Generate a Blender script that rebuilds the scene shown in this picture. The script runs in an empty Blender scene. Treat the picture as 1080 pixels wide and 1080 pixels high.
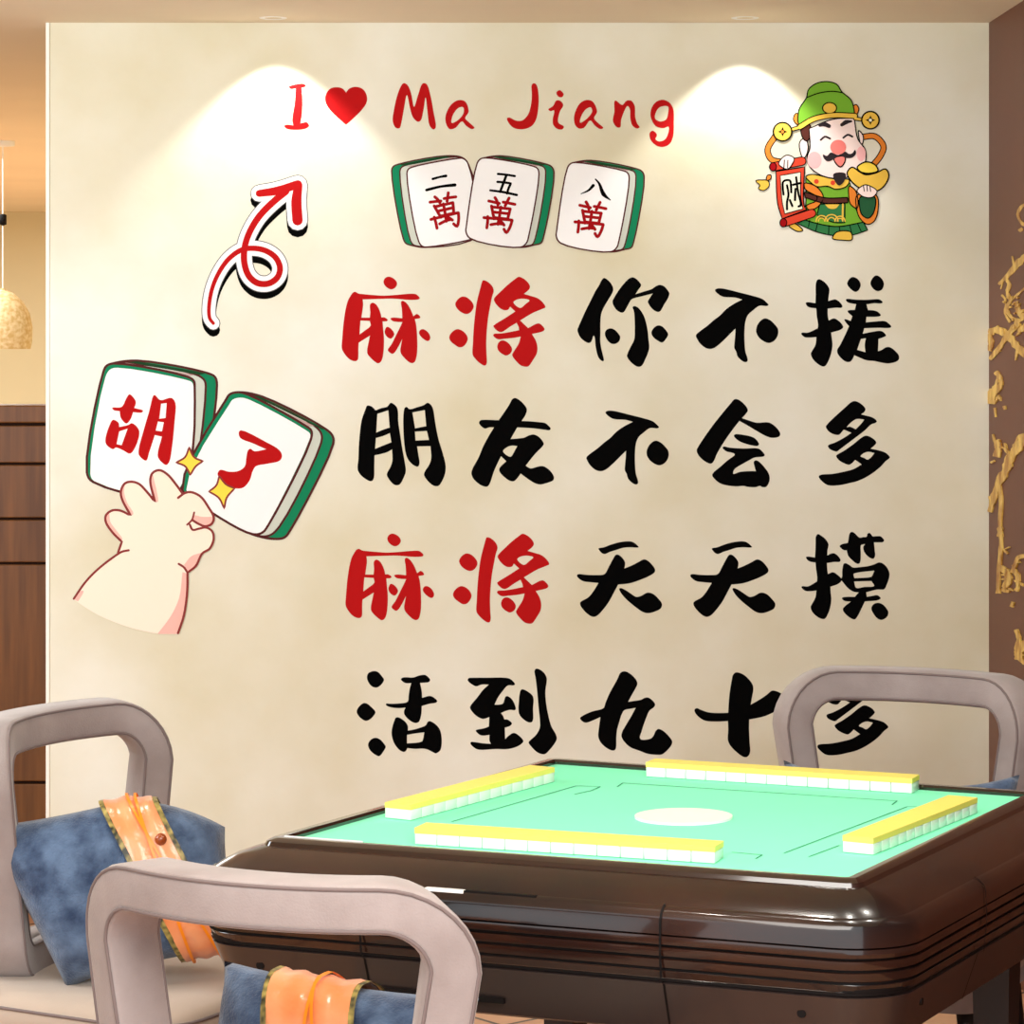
import bpy, bmesh, math, random
from mathutils import Vector, Matrix, noise
from mathutils.geometry import tessellate_polygon
random.seed(4)
C = bpy.context.scene.collection
PI = math.pi
# ---------------------------------------------------------------- camera frame
F, CX, HZ, CAMZ = 3000.0, 540.0, 350.0, 1.6
WY = 7.4                       # depth of the decorated wall
S = WY / F
def wx(px): return (px - CX) * S
def wz(py): return CAMZ - (py - HZ) * S
def at(px, py, z):             # a point of the horizontal plane z seen at a pixel
    y = (CAMZ - z) * F / (py - HZ)
    return Vector(((px - CX) * y / F, y, z))

# ---------------------------------------------------------------- materials
def hexc(r, g, b):
    f = lambda c: ((c/255+.055)/1.055)**2.4 if c > 10.3 else c/255/12.92
    return (f(r), f(g), f(b), 1)
MATS = {}
def mat(name, col, rough=.6, spec=.4, coat=0, metal=0, var=0.0, scale=8, bump=0, bscale=60, emit=0, sheen=0, col2=None, stretch=(1,1,1), detail=4):
    m = bpy.data.materials.new(name); m.use_nodes = True
    nt = m.node_tree; b = nt.nodes['Principled BSDF']
    c = hexc(*col)
    b.inputs['Base Color'].default_value = c
    b.inputs['Roughness'].default_value = rough
    b.inputs['Specular IOR Level'].default_value = spec
    b.inputs['Metallic'].default_value = metal
    b.inputs['Coat Weight'].default_value = coat
    b.inputs['Coat Roughness'].default_value = .06
    b.inputs['Sheen Weight'].default_value = sheen
    if emit:
        b.inputs['Emission Color'].default_value = c
        b.inputs['Emission Strength'].default_value = emit
    if var or bump or col2:
        tc = nt.nodes.new('ShaderNodeTexCoord'); mp = nt.nodes.new('ShaderNodeMapping')
        mp.inputs['Scale'].default_value = stretch
        nt.links.new(tc.outputs['Object'], mp.inputs['Vector'])
    if var or col2:
        n = nt.nodes.new('ShaderNodeTexNoise'); n.inputs['Scale'].default_value = scale; n.inputs['Detail'].default_value = detail
        nt.links.new(mp.outputs['Vector'], n.inputs['Vector'])
        r = nt.nodes.new('ShaderNodeValToRGB')
        r.color_ramp.elements[0].position = .32; r.color_ramp.elements[1].position = .68
        if col2: c0, c1 = c, hexc(*col2)
        else:
            c0 = tuple(max(0, x*(1-var)) for x in c[:3]) + (1,); c1 = tuple(min(1, x*(1+var)) for x in c[:3]) + (1,)
        r.color_ramp.elements[0].color = c0; r.color_ramp.elements[1].color = c1
        nt.links.new(n.outputs['Fac'], r.inputs['Fac'])
        nt.links.new(r.outputs['Color'], b.inputs['Base Color'])
    if bump:
        n2 = nt.nodes.new('ShaderNodeTexNoise'); n2.inputs['Scale'].default_value = bscale; n2.inputs['Detail'].default_value = 3
        nt.links.new(mp.outputs['Vector'], n2.inputs['Vector'])
        bp = nt.nodes.new('ShaderNodeBump'); bp.inputs['Strength'].default_value = bump; bp.inputs['Distance'].default_value = .01
        nt.links.new(n2.outputs['Fac'], bp.inputs['Height'])
        nt.links.new(bp.outputs['Normal'], b.inputs['Normal'])
    MATS[name] = m
    return m
mat('vinyl_red', (184,20,22), .85, .1)
mat('vinyl_black', (4,4,4), .9, .05)
mat('print_white', (250,250,250), .8, .1)
mat('print_maroon', (84,40,40), .9, .05)
mat('print_green', (20,130,88), .8, .1)
mat('print_darkgreen', (32,70,42), .9, .05)
mat('print_grey', (204,210,198), .8, .1)
mat('print_pinkgrey', (190,160,155), .8, .1)
mat('print_darkred', (160,10,18), .8, .1)
mat('print_skin', (253,238,218), .8, .1)
mat('print_pink', (252,190,178), .8, .1)
mat('print_brownline', (140,60,58), .9, .05)
mat('print_yellow', (255,222,80), .8, .1)
mat('print_hatgreen', (120,178,52), .8, .1)
mat('print_teal', (52,124,72), .8, .1)
mat('print_deep', (40,92,58), .8, .1)
mat('print_gold', (240,196,78), .8, .1)
mat('print_orange', (232,134,50), .8, .1)
mat('print_scroll', (222,72,48), .8, .1)
mat('print_cream', (250,248,222), .8, .1)
mat('print_face', (253,230,224), .8, .1)
mat('print_cheek', (252,190,190), .8, .1)
mat('print_nose', (240,130,122), .8, .1)
mat('print_hair', (88,44,36), .8, .1)
mat('print_charcoal', (46,38,42), .8, .1)
mat('print_shadowgrey', (90,90,90), .8, .1)

# ---------------------------------------------------------------- tagging
def tag(o, label=None, cat=None, group=None, kind=None):
    if label: o['label'] = label
    if cat: o['category'] = cat
    if group: o['group'] = group
    if kind: o['kind'] = kind
    return o
def empty(name, loc, rz=0):
    o = bpy.data.objects.new(name, None); C.objects.link(o)
    o.location = loc; o.rotation_euler = (0, 0, rz); o.empty_display_size = .05
    return o
def obj(name, me, mats, parent=None, smooth=False):
    if not isinstance(mats, (list, tuple)): mats = [mats]
    o = bpy.data.objects.new(name, me); C.objects.link(o)
    for m in mats: me.materials.append(MATS[m])
    if smooth:
        for p in me.polygons: p.use_smooth = True
    if parent: o.parent = parent
    return o
def mesh(name, vs, fs, mi=None):
    me = bpy.data.meshes.new(name); me.from_pydata([tuple(v) for v in vs], [], fs)
    if mi: me.polygons.foreach_set('material_index', mi)
    me.update(); return me
def bmmesh(name, bm, fix=True):
    if fix: bmesh.ops.recalc_face_normals(bm, faces=bm.faces)
    me = bpy.data.meshes.new(name); bm.to_mesh(me); bm.free(); return me

# ---------------------------------------------------------------- flat prints on a wall
def P(s):                      # "x,y x,y* ..." (a star keeps the corner sharp)
    out = []
    for t in s.split():
        c = t.endswith('*'); a, b = t.rstrip('*').split(',')[:2]
        out.append((float(a), float(b), c))
    return out
def smooth_loop(pts, n=4, closed=True):
    """centripetal spline through the points; starred points stay sharp"""
    out = []; N = len(pts)
    rng = N if closed else N - 1
    for i in range(rng):
        g = lambda k: pts[k % N] if closed else pts[min(max(k, 0), N-1)]
        p0, p1, p2, p3 = [Vector(g(i+k)[:2]) for k in (-1, 0, 1, 2)]
        if n == 1 or (p2-p1).length < 1e-6: out.append(tuple(p1)); continue
        if g(i)[2] or (p1-p0).length < 1e-6: p0 = 2*p1-p2
        if g(i+1)[2] or (p3-p2).length < 1e-6: p3 = 2*p2-p1
        t1 = (p1-p0).length**.5; t2 = t1+(p2-p1).length**.5; t3 = t2+(p3-p2).length**.5
        for k in range(n):
            t = t1+(t2-t1)*k/n
            A1 = p0*((t1-t)/t1)+p1*(t/t1); A2 = p1*((t2-t)/(t2-t1))+p2*((t-t1)/(t2-t1)); A3 = p2*((t3-t)/(t3-t2))+p3*((t-t2)/(t3-t2))
            B1 = A1*((t2-t)/t2)+A2*(t/t2); B2 = A2*((t3-t)/(t3-t1))+A3*((t-t1)/(t3-t1))
            out.append(tuple(B1*((t2-t)/(t2-t1))+B2*((t-t1)/(t2-t1))))
    if not closed: out.append((pts[-1][0], pts[-1][1]))
    return out
class Print:
    """collects flat shapes drawn in the pixel frame of one picture crop"""
    def __init__(s, ox, oy, k=10.0):
        s.ox, s.oy, s.k = ox, oy, k; s.v = []; s.f = []; s.mi = []; s.m = []; s.k2 = 0
    def _m(s, m):
        if m not in s.m: s.m.append(m)
        return s.m.index(m)
    def px(s, p): return (s.ox + p[0]/s.k, s.oy + p[1]/s.k)
    def fill(s, outer, m, layer=0, holes=(), n=4, sharp=False):
        mi = s._m(m)
        loops = [smooth_loop(P(o) if isinstance(o, str) else o, 1 if sharp else n) for o in [outer] + list(holes)]
        tri = tessellate_polygon([[Vector((x, y, 0)) for x, y in l] for l in loops])
        b = len(s.v); flat = [p for l in loops for p in l]
        s.k2 += 1; y0, y1 = -(.0003 + .0002*layer + .000012*s.k2), -(.00003 + .0002*layer)
        for p in flat: q = s.px(p); s.v.append((q[0], y0, q[1]))
        for p in flat: q = s.px(p); s.v.append((q[0], y1, q[1]))
        N = len(flat)
        for t in tri: s.f.append(tuple(b+i for i in t)); s.mi.append(mi)
        k = 0
        for l in loops:
            for i in range(len(l)):
                a, c = b+k+i, b+k+(i+1) % len(l)
                s.f.append((a, c, c+N, a+N)); s.mi.append(mi)
            k += len(l)
    def line(s, pts, w, m, layer=0, closed=False, n=5, ws=None, cap=True):
        if isinstance(pts, str): pts = P(pts)
        mi = s._m(m); N0 = len(pts)
        c = smooth_loop(pts, n, closed)
        if closed: c.append(c[0])
        def width(i):
            if ws is None: return w
            t = i / (len(c)-1) * (len(ws)-1); j = min(int(t), len(ws)-2); return ws[j] + (ws[j+1]-ws[j])*(t-j)
        s.k2 += 1; y0 = -(.0003 + .0002*layer + .000012*s.k2); b = len(s.v)
        for i, p in enumerate(c):
            a = c[i-1] if i else (c[-2] if closed else c[0]); e = c[i+1] if i < len(c)-1 else (c[1] if closed else c[-1])
            dx, dy = e[0]-a[0], e[1]-a[1]; L = math.hypot(dx, dy) or 1
            h = width(i)/2; nx, ny = -dy/L*h, dx/L*h
            for sg in (1, -1):
                q = s.px((p[0]+nx*sg, p[1]+ny*sg)); s.v.append((q[0], y0 - .00003*i/len(c), q[1]))
        for i in range(len(c)-1):
            s.f.append((b+2*i, b+2*i+1, b+2*i+3, b+2*i+2)); s.mi.append(mi)
        if cap and not closed:
            for i in (0, len(c)-1):
                b2 = len(s.v); h = width(i)/2
                for k in range(12):
                    a = k*PI/6; q = s.px((c[i][0]+h*math.cos(a), c[i][1]+h*math.sin(a))); s.v.append((q[0], y0 - .00005, q[1]))
                s.f.append(tuple(range(b2, b2+12))); s.mi.append(mi)
    def disc(s, x, y, r, m, layer=0, ry=None):
        ry = ry or r
        s.fill([(x+r*math.cos(k*PI/8), y+ry*math.sin(k*PI/8), False) for k in range(16)], m, layer, n=2)
    def shape(s, outer, m, layer=0, w=9, lm='vinyl_black', holes=(), n=4):
        s.fill(outer, m, layer, holes, n)
        for o in [outer] + list(holes): s.line(o, w, lm, layer+.5, True)
    def world(s):
        return [(wx(x), y, wz(z)) for x, y, z in s.v]
    def build(s, name, parent=None, root=None, label=None, cat=None, group=None):
        vs = s.world()
        if parent is None:
            xs = [v[0] for v in vs]; zs = [v[2] for v in vs]
            loc = Vector(((min(xs)+max(xs))/2, WY, (min(zs)+max(zs))/2))
        else: loc = Vector(parent['o'])
        me = mesh(name, [(x-loc.x, y+WY-loc.y, z-loc.z) for x, y, z in vs], s.f, s.mi)
        o = obj(name, me, s.m, parent)
        o['o'] = (loc.x, loc.y, loc.z)
        if parent is None: o.location = loc
        if label: tag(o, label, cat, group)
        return o

GLYPH = {
'ma': [("505,110 520,75 555,58 595,68 635,100 648,135 630,172 590,192 550,178 515,145",),
 ("160,255 180,228 205,218 240,235 300,243 400,252 500,258 620,252 720,243 820,238 850,245 885,280 880,295 820,303 760,302 700,297 600,290 480,292 380,295 285,298* 290,350 282,420 272,490* 360,490* 365,430 362,360 375,338 395,333 425,350 455,395 475,450 483,488* 515,487 550,515 540,527 495,530* 500,600 508,680 510,760 505,850 490,930 470,962 445,972 415,955 360,905 335,870 332,830 345,760 362,680* 300,718 243,755* 240,820 240,900 235,930 215,948 180,945 130,915 80,850 65,810 70,700 80,580 95,460 110,380 130,310",
  "262,520* 360,525* 368,575 310,625 252,668* 256,600"),
 ("690,325 705,313 740,330 775,375 800,425 820,475* 855,452 880,465 893,490 880,498 835,505* 848,560 855,620 860,700 862,800 855,890 835,955 810,970 780,962 730,920 690,870 682,830 690,780 702,715* 665,790 620,860 598,872 570,858 550,832 590,770 640,670 680,590 704,537* 650,535 600,525 578,500 600,490 702,497* 702,470 698,400",),
 ("540,588 575,600 610,640 618,665 600,700 580,712 545,695 518,655 520,620",),
 ("880,645 895,618 925,612 965,635 990,670 998,705 985,732 960,735 915,705 885,670",)],
'jiang': [("82,345 110,295 155,268 200,275 245,310 275,360 268,400 235,440 195,452 140,430 98,390",),
 ("18,695 45,645 100,612 150,625 195,665 213,710 200,755 165,795 125,803 75,775 30,735",),
 ("362,120 372,98 400,100 440,125 475,165 487,210 470,270 450,370 430,480 415,620 408,760 412,890 415,960 405,990 385,995 335,965 285,915 265,880 268,760 275,620 290,460 310,320 340,200",),
 ("488,300 500,275 560,215 640,140 710,85 750,60 790,72 840,110 870,160 862,190 805,240* 880,262 950,285 1000,325 1033,380 1000,398 900,440 765,520* 850,600* 960,550 1000,575 1023,612 1010,632 890,663* 930,730 948,800 940,870 900,940 855,1002 830,1008 780,998 725,950 682,885 700,845 750,765 772,690* 700,703 600,713 530,717 482,680 490,662 560,657 640,645 755,622* 750,590 728,545* 660,585 570,642 530,632 483,580 495,565 600,500 715,425* 660,375* 640,405 605,412 560,395 510,345",
  "695,330 720,305 790,290 865,308 825,345 765,388"),
 ("525,790 545,745 580,730 620,742 665,785 680,825 665,865 620,890 580,875 535,835",)],
'ni': [("50,620 60,590 90,520 140,410 190,310 240,210 280,145 305,95 330,72 360,85 405,130 428,190 415,235 370,310 315,410 298,470 292,560 292,660 292,750 305,830 325,910 328,945 310,948 275,915 255,860 240,780 232,700 220,680 205,720 190,750 165,757 120,735 75,690",),
 ("420,320 440,275 490,195 550,120 600,75 635,65 675,85 715,130 722,150 690,200 662,243* 760,212 830,190 890,152 925,145 965,160 1005,205 1020,235 1005,285 960,360 925,420 900,430 860,415 810,360 793,320 815,280 845,235* 740,262 650,285 620,298 580,365 540,430 515,437 470,415 435,370",),
 ("632,380 650,368 690,385 740,450 765,510 790,620 800,720 808,800 795,860 765,930 735,990 705,1008 670,1002 610,955 573,900 578,870 610,800 648,725 655,620 652,480 645,420",),
 ("340,655 358,618 400,603 445,620 490,670 502,700 485,745 440,768 400,760 358,715",),
 ("830,650 850,605 895,573 940,580 985,625 1007,665 990,705 945,752 900,735 850,695",)],
'bu': [("300,200 325,183 380,183 450,197 560,225 680,255 800,293 845,330 865,355 850,367 770,365 700,415 650,460 622,530 612,640 613,750 622,850 640,905 645,945 625,960 590,948 540,900 525,850 505,810 508,740 515,660 517,605* 460,660 380,740 300,805 250,820 200,808 150,770 115,720 100,675 140,635 215,580 290,515 350,470 420,400 500,345 590,299* 510,278 390,270 340,245",),
 ("735,640 745,575 785,520 830,498 880,515 930,560 965,610 965,670 930,730 875,757 825,745 765,700",)],
'cuo': [("185,150 200,112 220,105 255,120 300,160 327,210 320,280 315,335* 350,325 385,317 430,340 465,390 455,405 400,405 310,415* 310,480 320,540* 375,518 420,540 460,580 473,610 450,635 345,668* 355,740 360,800 345,890 320,960 285,1018 260,1025 215,1005 160,955 132,895 145,860 180,800 190,715* 120,720 65,715 30,680 40,668 100,668 205,622* 208,580 195,500 188,412* 130,405 95,390 78,355 95,347 180,358* 183,280",),
 ("515,155 535,105 570,82 615,95 650,135 657,175 635,220 605,238 560,215",),
 ("760,150 785,90 820,65 860,80 895,125 902,165 880,215 835,230 790,205",),
 ("500,320 520,312 600,320 720,322 850,317 875,330 890,350 870,360 800,358 718,370* 735,430* 800,435 840,450 870,485 850,497 718,502* 712,560* 800,552 910,547 945,565 980,605 965,617 830,617 695,622* 680,680* 780,660 870,650 905,670 925,700 900,715 845,735* 840,865* 880,850 920,825 955,820 990,835 1035,875 1060,910 1060,950 1030,975 950,993 880,985 800,967 720,960 590,907* 570,950 545,975 515,978 470,955 415,890 410,850 440,800 490,700 535,600* 500,560 485,530 500,527 552,545* 570,495* 525,455 520,438 545,430 595,428* 610,368* 550,358 515,345",
  "620,850* 660,735* 712,727* 700,800 708,875*")],
'peng': [("155,175 170,140 190,137 225,150 262,188* 320,165 385,148 420,108 450,120 485,155 498,210 500,300 520,440 545,600 570,740 580,830 565,880 520,965 490,978 455,970 410,925 380,870 385,845 420,780 438,720 435,600* 380,630 310,650 250,662* 248,780 245,890 230,928 205,935 160,915 100,865 72,810 80,700 85,560 95,430 115,290",
  "280,225* 395,188* 410,370* 340,392 268,422*", "265,480* 340,458 412,428* 428,525* 350,555 256,594*"),
 ("560,190 570,160 590,152 620,175 700,155 770,132 810,108 845,130 868,175 885,280 905,400 930,510 970,640 1000,770 995,850 965,930 930,980 900,988 860,975 810,930 772,870 780,835 830,755 848,690 840,565* 700,568* 712,650 725,740 715,775 700,782 660,765 610,715 582,650 562,520 555,400 553,280",
  "650,210* 780,185* 795,355* 740,365 678,378*", "676,412* 802,405* 825,500* 683,506*")],
'you': [("172,320 185,295 210,288 380,292* 430,220 490,130 525,68 555,58 600,80 650,130 677,175 665,230 622,300* 700,303 800,312 870,322 905,350 928,380 915,397 860,392 740,377 575,368* 505,490* 580,485 650,475 700,452 750,443 800,465 845,515 855,545 840,570 780,630 720,700 665,772* 715,800 780,785 835,775 880,790 935,840 962,890 955,925 900,950 820,970 770,960 700,920 612,855* 570,910 540,935 500,932 450,900 395,845 385,810 400,780 460,725* 405,672* 380,720 330,830 290,950 265,988 235,992 180,970 110,905 92,850 105,800 165,690 220,560 280,450 330,368* 280,368 235,380 195,355",
  "425,620 470,575 520,560 575,565* 545,620 505,678")],
'hui': [("68,605 85,570 160,455 250,330 350,205 430,110 465,72 500,72 545,100 595,155 607,190 590,220 545,270* 620,295 700,318 825,315 875,340 930,395 950,440 935,465 865,478 800,460 700,405 600,345 518,300* 440,400 350,530 290,630 240,735 215,750 175,738 110,690 75,640",),
 ("460,455 475,440 530,442 645,465 690,490 725,545 710,562 640,555 530,520 480,485",),
 ("342,585 350,570 420,582 560,590 715,590 750,612 785,660 770,675 680,685 620,715 540,760 475,800 455,830 455,858 520,838 600,830 692,828* 675,770 670,730 690,715 720,725 780,785 825,850 838,900 830,950 800,995 760,997 735,985 690,998 610,995 560,985 480,990 330,965 270,925 232,875 240,850 320,780 400,710 470,655 450,638 380,620",)],
'duo': [("210,360 225,335 310,250 400,170 480,100 515,90 560,105 610,145 628,175 615,205 582,230* 640,245 690,258 730,280 748,305 730,322 690,335 620,400 530,470 430,545 350,605 325,622 290,615 250,595 232,568 240,552 300,530 400,478 480,425* 400,390* 375,420 350,445 300,442 240,410",
  "432,365 465,325 520,285 560,278 615,285* 590,320 525,388* 490,370 460,360"),
 ("318,670 330,655 400,615 500,545 580,480 630,455 680,468 730,505 742,530 725,555 683,592* 760,608 830,630 865,655 885,685 840,725 790,780 710,845 620,900 540,935 460,955 350,978 235,978 180,945 135,890 150,870 280,858 400,835 500,808 587,758* 520,710* 480,750 455,762 400,745 350,715",
  "575,672 610,640 660,625 722,638* 690,680 650,708 615,690")],
'tian': [("272,225 330,212 400,185 500,158 610,150 650,165 680,190 697,212 600,212 530,218 460,240 390,262 340,283 310,275 285,250",),
 ("45,515 55,497 150,503 250,505 335,495 380,420 420,345 455,292 480,290 525,325 552,370 552,400 545,435* 620,405 690,370 750,340 790,352 840,400 870,450 860,480 800,518 700,560 600,592 480,605* 440,680 380,790 320,870 260,932 220,946 180,932 120,880 80,820 82,790 165,740 215,680 272,588* 180,580 110,570 70,545",),
 ("490,650 505,642 560,665 620,705 670,735 720,725 770,697 800,690 850,705 905,755 942,810 930,855 880,885 800,907 740,895 660,840 560,755 510,695",)],
'mo': [("205,100 225,73 255,85 305,125 338,180 328,240 325,300* 360,280 395,275 430,295 465,345 455,365 400,367 322,378* 325,440 332,495* 385,475 430,500 470,540 472,568 440,598 358,628* 362,700 368,760 355,850 330,920 300,965 270,968 220,945 165,890 150,840 170,800 200,740 210,668* 150,675 90,670 52,632 65,622 120,625 217,572* 218,520 208,450 200,372* 150,365 115,345 100,318 115,310 195,320* 200,240 202,160",),
 ("455,200 475,182 543,165* 550,120 560,70 580,50 610,60 665,110 700,105 740,100 750,70 770,60 805,98* 850,95 890,98 925,140 910,158 870,160 818,160* 825,240 830,300 815,330 795,332 750,305 712,255 705,205 722,180 690,185 680,190 678,280 675,350 665,380 640,385 590,350 545,300 530,243* 500,243 475,225",),
 ("490,410 500,385 520,380 560,400 595,425 680,420 760,410 820,392 870,372 910,382 955,425 980,480 978,530 955,600 930,650 915,658 850,658 735,687* 742,735* 800,725 850,717 880,735 888,750 865,768 800,778 722,782* 690,850 650,930 620,970 600,972 550,945 500,895 490,862 510,835 572,785* 510,778 480,755 485,742 530,735 615,735* 657,688* 600,680 540,640 490,580 468,553 482,520 482,470",
  "602,495 640,480 822,458* 800,510 785,525 612,538*", "608,573* 790,568* 820,620 720,630 630,640"),
 ("790,860 810,815 860,798 910,815 955,865 970,900 955,945 905,977 865,970 820,925",)],
'huo': [("190,185 205,140 265,117 310,130 350,175 370,208 350,250 310,285 280,292 240,278 205,235",),
 ("82,545 100,500 150,457 185,458 235,495 280,550 260,590 215,632 175,642 125,615 95,580",),
 ("202,900 215,860 245,832 285,822 330,840 375,890 388,915 370,955 320,1015 275,998 225,955",),
 ("548,205 560,190 590,183 680,185 740,165 800,158 830,175 857,210 845,232 750,243* 768,330 772,400* 855,380 900,400 932,435 915,452 850,462 768,487* 765,560 750,630 735,655 705,665 660,650 610,610 582,565 582,535 597,503* 520,508 430,497 390,475 395,460 430,462 520,460 620,440 630,380 640,310 657,245* 600,245 570,230",),
 ("480,640 492,612 520,605 560,625 605,665 622,700 622,745* 680,735 750,715 810,690 830,655 850,645 895,665 940,705 965,750 978,820 978,890 965,950 940,975 915,985 880,970 830,945 780,935 700,938 617,930* 600,960 580,970 540,955 490,900 462,840 450,770 460,700",
  "613,790* 700,775 795,763* 785,820 775,857* 740,870 612,880*")],
'dao': [("72,215 85,192 130,188 250,188 470,188 520,200 560,235 572,255 560,268 495,270 440,330 390,400 356,472* 400,472 445,460 470,390 490,382 530,405 560,450 580,515 570,530 520,527 470,540 423,560* 445,590 460,627* 495,630 540,670 520,695 464,715* 468,835* 510,795 560,770 610,795 660,855 640,885 590,915 500,940 360,940 200,948 150,932 100,880 110,865 150,867 240,880 317,885* 302,850 302,790* 240,798 200,790 157,745 175,735 250,720 296,702* 300,603* 240,622 200,612 140,570 97,505 105,480 170,400 240,310 295,260* 220,260 165,278 120,260",),
 ("620,360 635,315 655,310 700,330 755,375 768,420 762,500 760,640 745,657 715,658 665,630 620,580 608,530 612,440",),
 ("778,110 800,92 840,105 885,145 907,195 905,240 893,320 897,430 920,570 955,700 1000,780 1013,830 990,880 940,945 890,992 850,992 800,970 740,910 715,870 740,840 790,795 832,720 835,650 820,500 805,330 790,200",)],
'jiu': [("57,615 75,595 180,545 305,508 325,455 370,350 420,260 455,195 480,140 510,122 550,125 610,165 655,220 662,255 640,305 600,375 565,442* 630,432 700,420 740,400 775,397 825,430 850,470 835,500 790,535 760,600 730,680 705,760 688,820 705,840 760,840 810,825 835,795 855,750 885,728 930,745 990,800 1030,860 1020,900 975,955 920,997 860,1000 770,990 690,960 590,922 535,875 495,810 500,765 540,690 600,590 645,505* 590,515 525,530 495,580 470,660 448,740 440,830 438,920 425,950 395,955 340,930 275,870 250,810 255,730 272,602* 200,635 120,662 85,650",)],
'shi': [("480,200 490,160 520,132 590,148 650,195 697,260 705,310 690,400 678,472* 760,425 850,365 900,325 950,330 1000,355 1055,410 1062,455 1020,510 920,552 830,592 760,610 662,628* 660,720 665,850 670,980 640,1022 600,1022 520,965 460,900 437,845 440,740 437,645* 330,650 200,642 140,610 90,555 85,525 110,508 150,525 230,552 330,560 440,558* 445,470 455,350",)],
}
LINES = [
 ('first', [('ma',354,286,'R','麻'),('jiang',472,286,'R','将'),('ni',604,286,'K','你'),('bu',724,286,'K','不'),('cuo',842,284,'K','搓')]),
 ('second', [('peng',370,414,'K','朋'),('you',488,414,'K','友'),('bu',608.5,415,'K','不'),('hui',728,414,'K','会'),('duo',850,414,'K','多')]),
 ('third', [('ma',358,557,'R','麻'),('jiang',476,557,'R','将'),('tian',604,556,'K','天'),('tian',723.5,556,'K','天'),('mo',840,556,'K','摸')]),
 ('last', [('huo',368,696,'K','活'),('dao',486,696,'K','到'),('jiu',606,696,'K','九'),('shi',724,696,'K','十'),('duo',848.4,698.4,'K','多')]),
]
WHERE = {('third',2):'left one of the two alike in the third line', ('third',3):'right one of the two alike in the third line'}
for ln, chars in LINES:
    for i, (g, ox, oy, c, ch) in enumerate(chars):
        pr = Print(ox, oy, 10)
        for pc in GLYPH[g]:
            pr.fill(pc[0], 'vinyl_red' if c == 'R' else 'vinyl_black', 0, pc[1:])
        colour = 'red' if c == 'R' else 'black'
        extra = WHERE.get((ln, i), 'in the %s line of large wall lettering' % ln)
        if ln == 'last' and g == 'duo': extra = 'in the last line, seen through the chair back'
        pr.build('wall_character', label='%s brush-style character %s %s' % (colour, ch, extra), cat='wall lettering', group='large brush characters on the wall')
LET = [
 (290,70,'I',['72,105 90,97 150,90 160,103 138,112* 142,170 140,240 132,295* 165,290 177,308 160,322 110,328 60,322 48,308 60,302 95,305* 90,280 102,190 108,115* 80,117'],[], 'letter'),
 (290,70,'heart',['368,135* 385,115 420,106 455,118 475,150 475,185 450,225 410,265 368,303* 325,265 285,225 262,185 262,150 285,116 320,108 350,115'],[], 'heart'),
 (290,70,'M',['640,130 665,87 685,95 705,140 720,210 740,150 765,88 785,92 805,150 820,230 832,318 820,327 800,305 790,240 780,160 770,220 755,280 740,287 715,265 700,220 683,148 668,220 655,290 645,320 625,318 610,285 615,230'],[], 'letter'),
 (290,70,'a',['882,270 890,235 915,195 950,175 985,182 1003,235 985,268 1005,290 1033,318 1020,325 990,308 968,285 935,318 905,325 888,302'],['915,293 920,255 950,215 975,212 975,245 945,280'], 'letter'),
 (510,70,'J',['250,95 262,87 275,97 285,150 283,220 270,280 245,312 200,326 155,318 125,285 122,268 135,265 165,280 200,280 230,250 245,200 250,150'],[], 'letter'),
 (510,70,'i',['377,135 395,123 415,145 405,160 385,155','335,222 360,205 375,178 395,177 413,200 395,235 385,280 390,295 415,310 410,325 385,325 362,305 358,275 365,228 345,232'],[], 'letter'),
 (510,70,'a2',['468,270 475,235 500,190 535,174 565,182 588,235 572,268 595,295 620,318 605,325 575,305 552,280 520,318 495,322 475,305'],['500,292 505,260 530,222 555,212 562,235 530,275'], 'letter'),
 (510,70,'n',['678,180 685,177 718,200 740,178 765,178 783,205 785,260 795,295 808,315 795,322 770,305 760,270 757,220 745,205 725,240 712,280 708,315 690,315 670,285 677,235'],[], 'letter'),
 (510,70,'g',['865,260 870,215 895,183 930,173 965,190 983,225 985,290 982,360 965,400 930,417 895,410 865,380 860,345 875,333 895,348 897,360 890,375 905,388 935,382 955,350 958,312 930,320 890,308'],['888,270 895,232 915,210 955,208 955,245 945,275 915,285'], 'letter'),
]
LETLAB = {'I':'red hand-drawn letter I at the left of the heading','heart':'solid red heart between the letters I and M','M':'red hand-drawn capital letter M after the heart',
 'a':'red hand-drawn letter a right after the capital M','J':'red hand-drawn capital letter J in the heading','i':'red hand-drawn small letter i with a dot',
 'a2':'red hand-drawn letter a between the small i and n','n':'red hand-drawn small letter n in the heading','g':'red hand-drawn letter g ending the heading'}
for ox, oy, nm, outs, holes, kd in LET:
    pr = Print(ox, oy, 1080/220)
    for o in outs: pr.fill(o, 'vinyl_red', 0, holes)
    pr.build('wall_heart' if kd == 'heart' else 'wall_letter', label=LETLAB[nm], cat='wall lettering', group='red heading letters on the wall')

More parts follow.
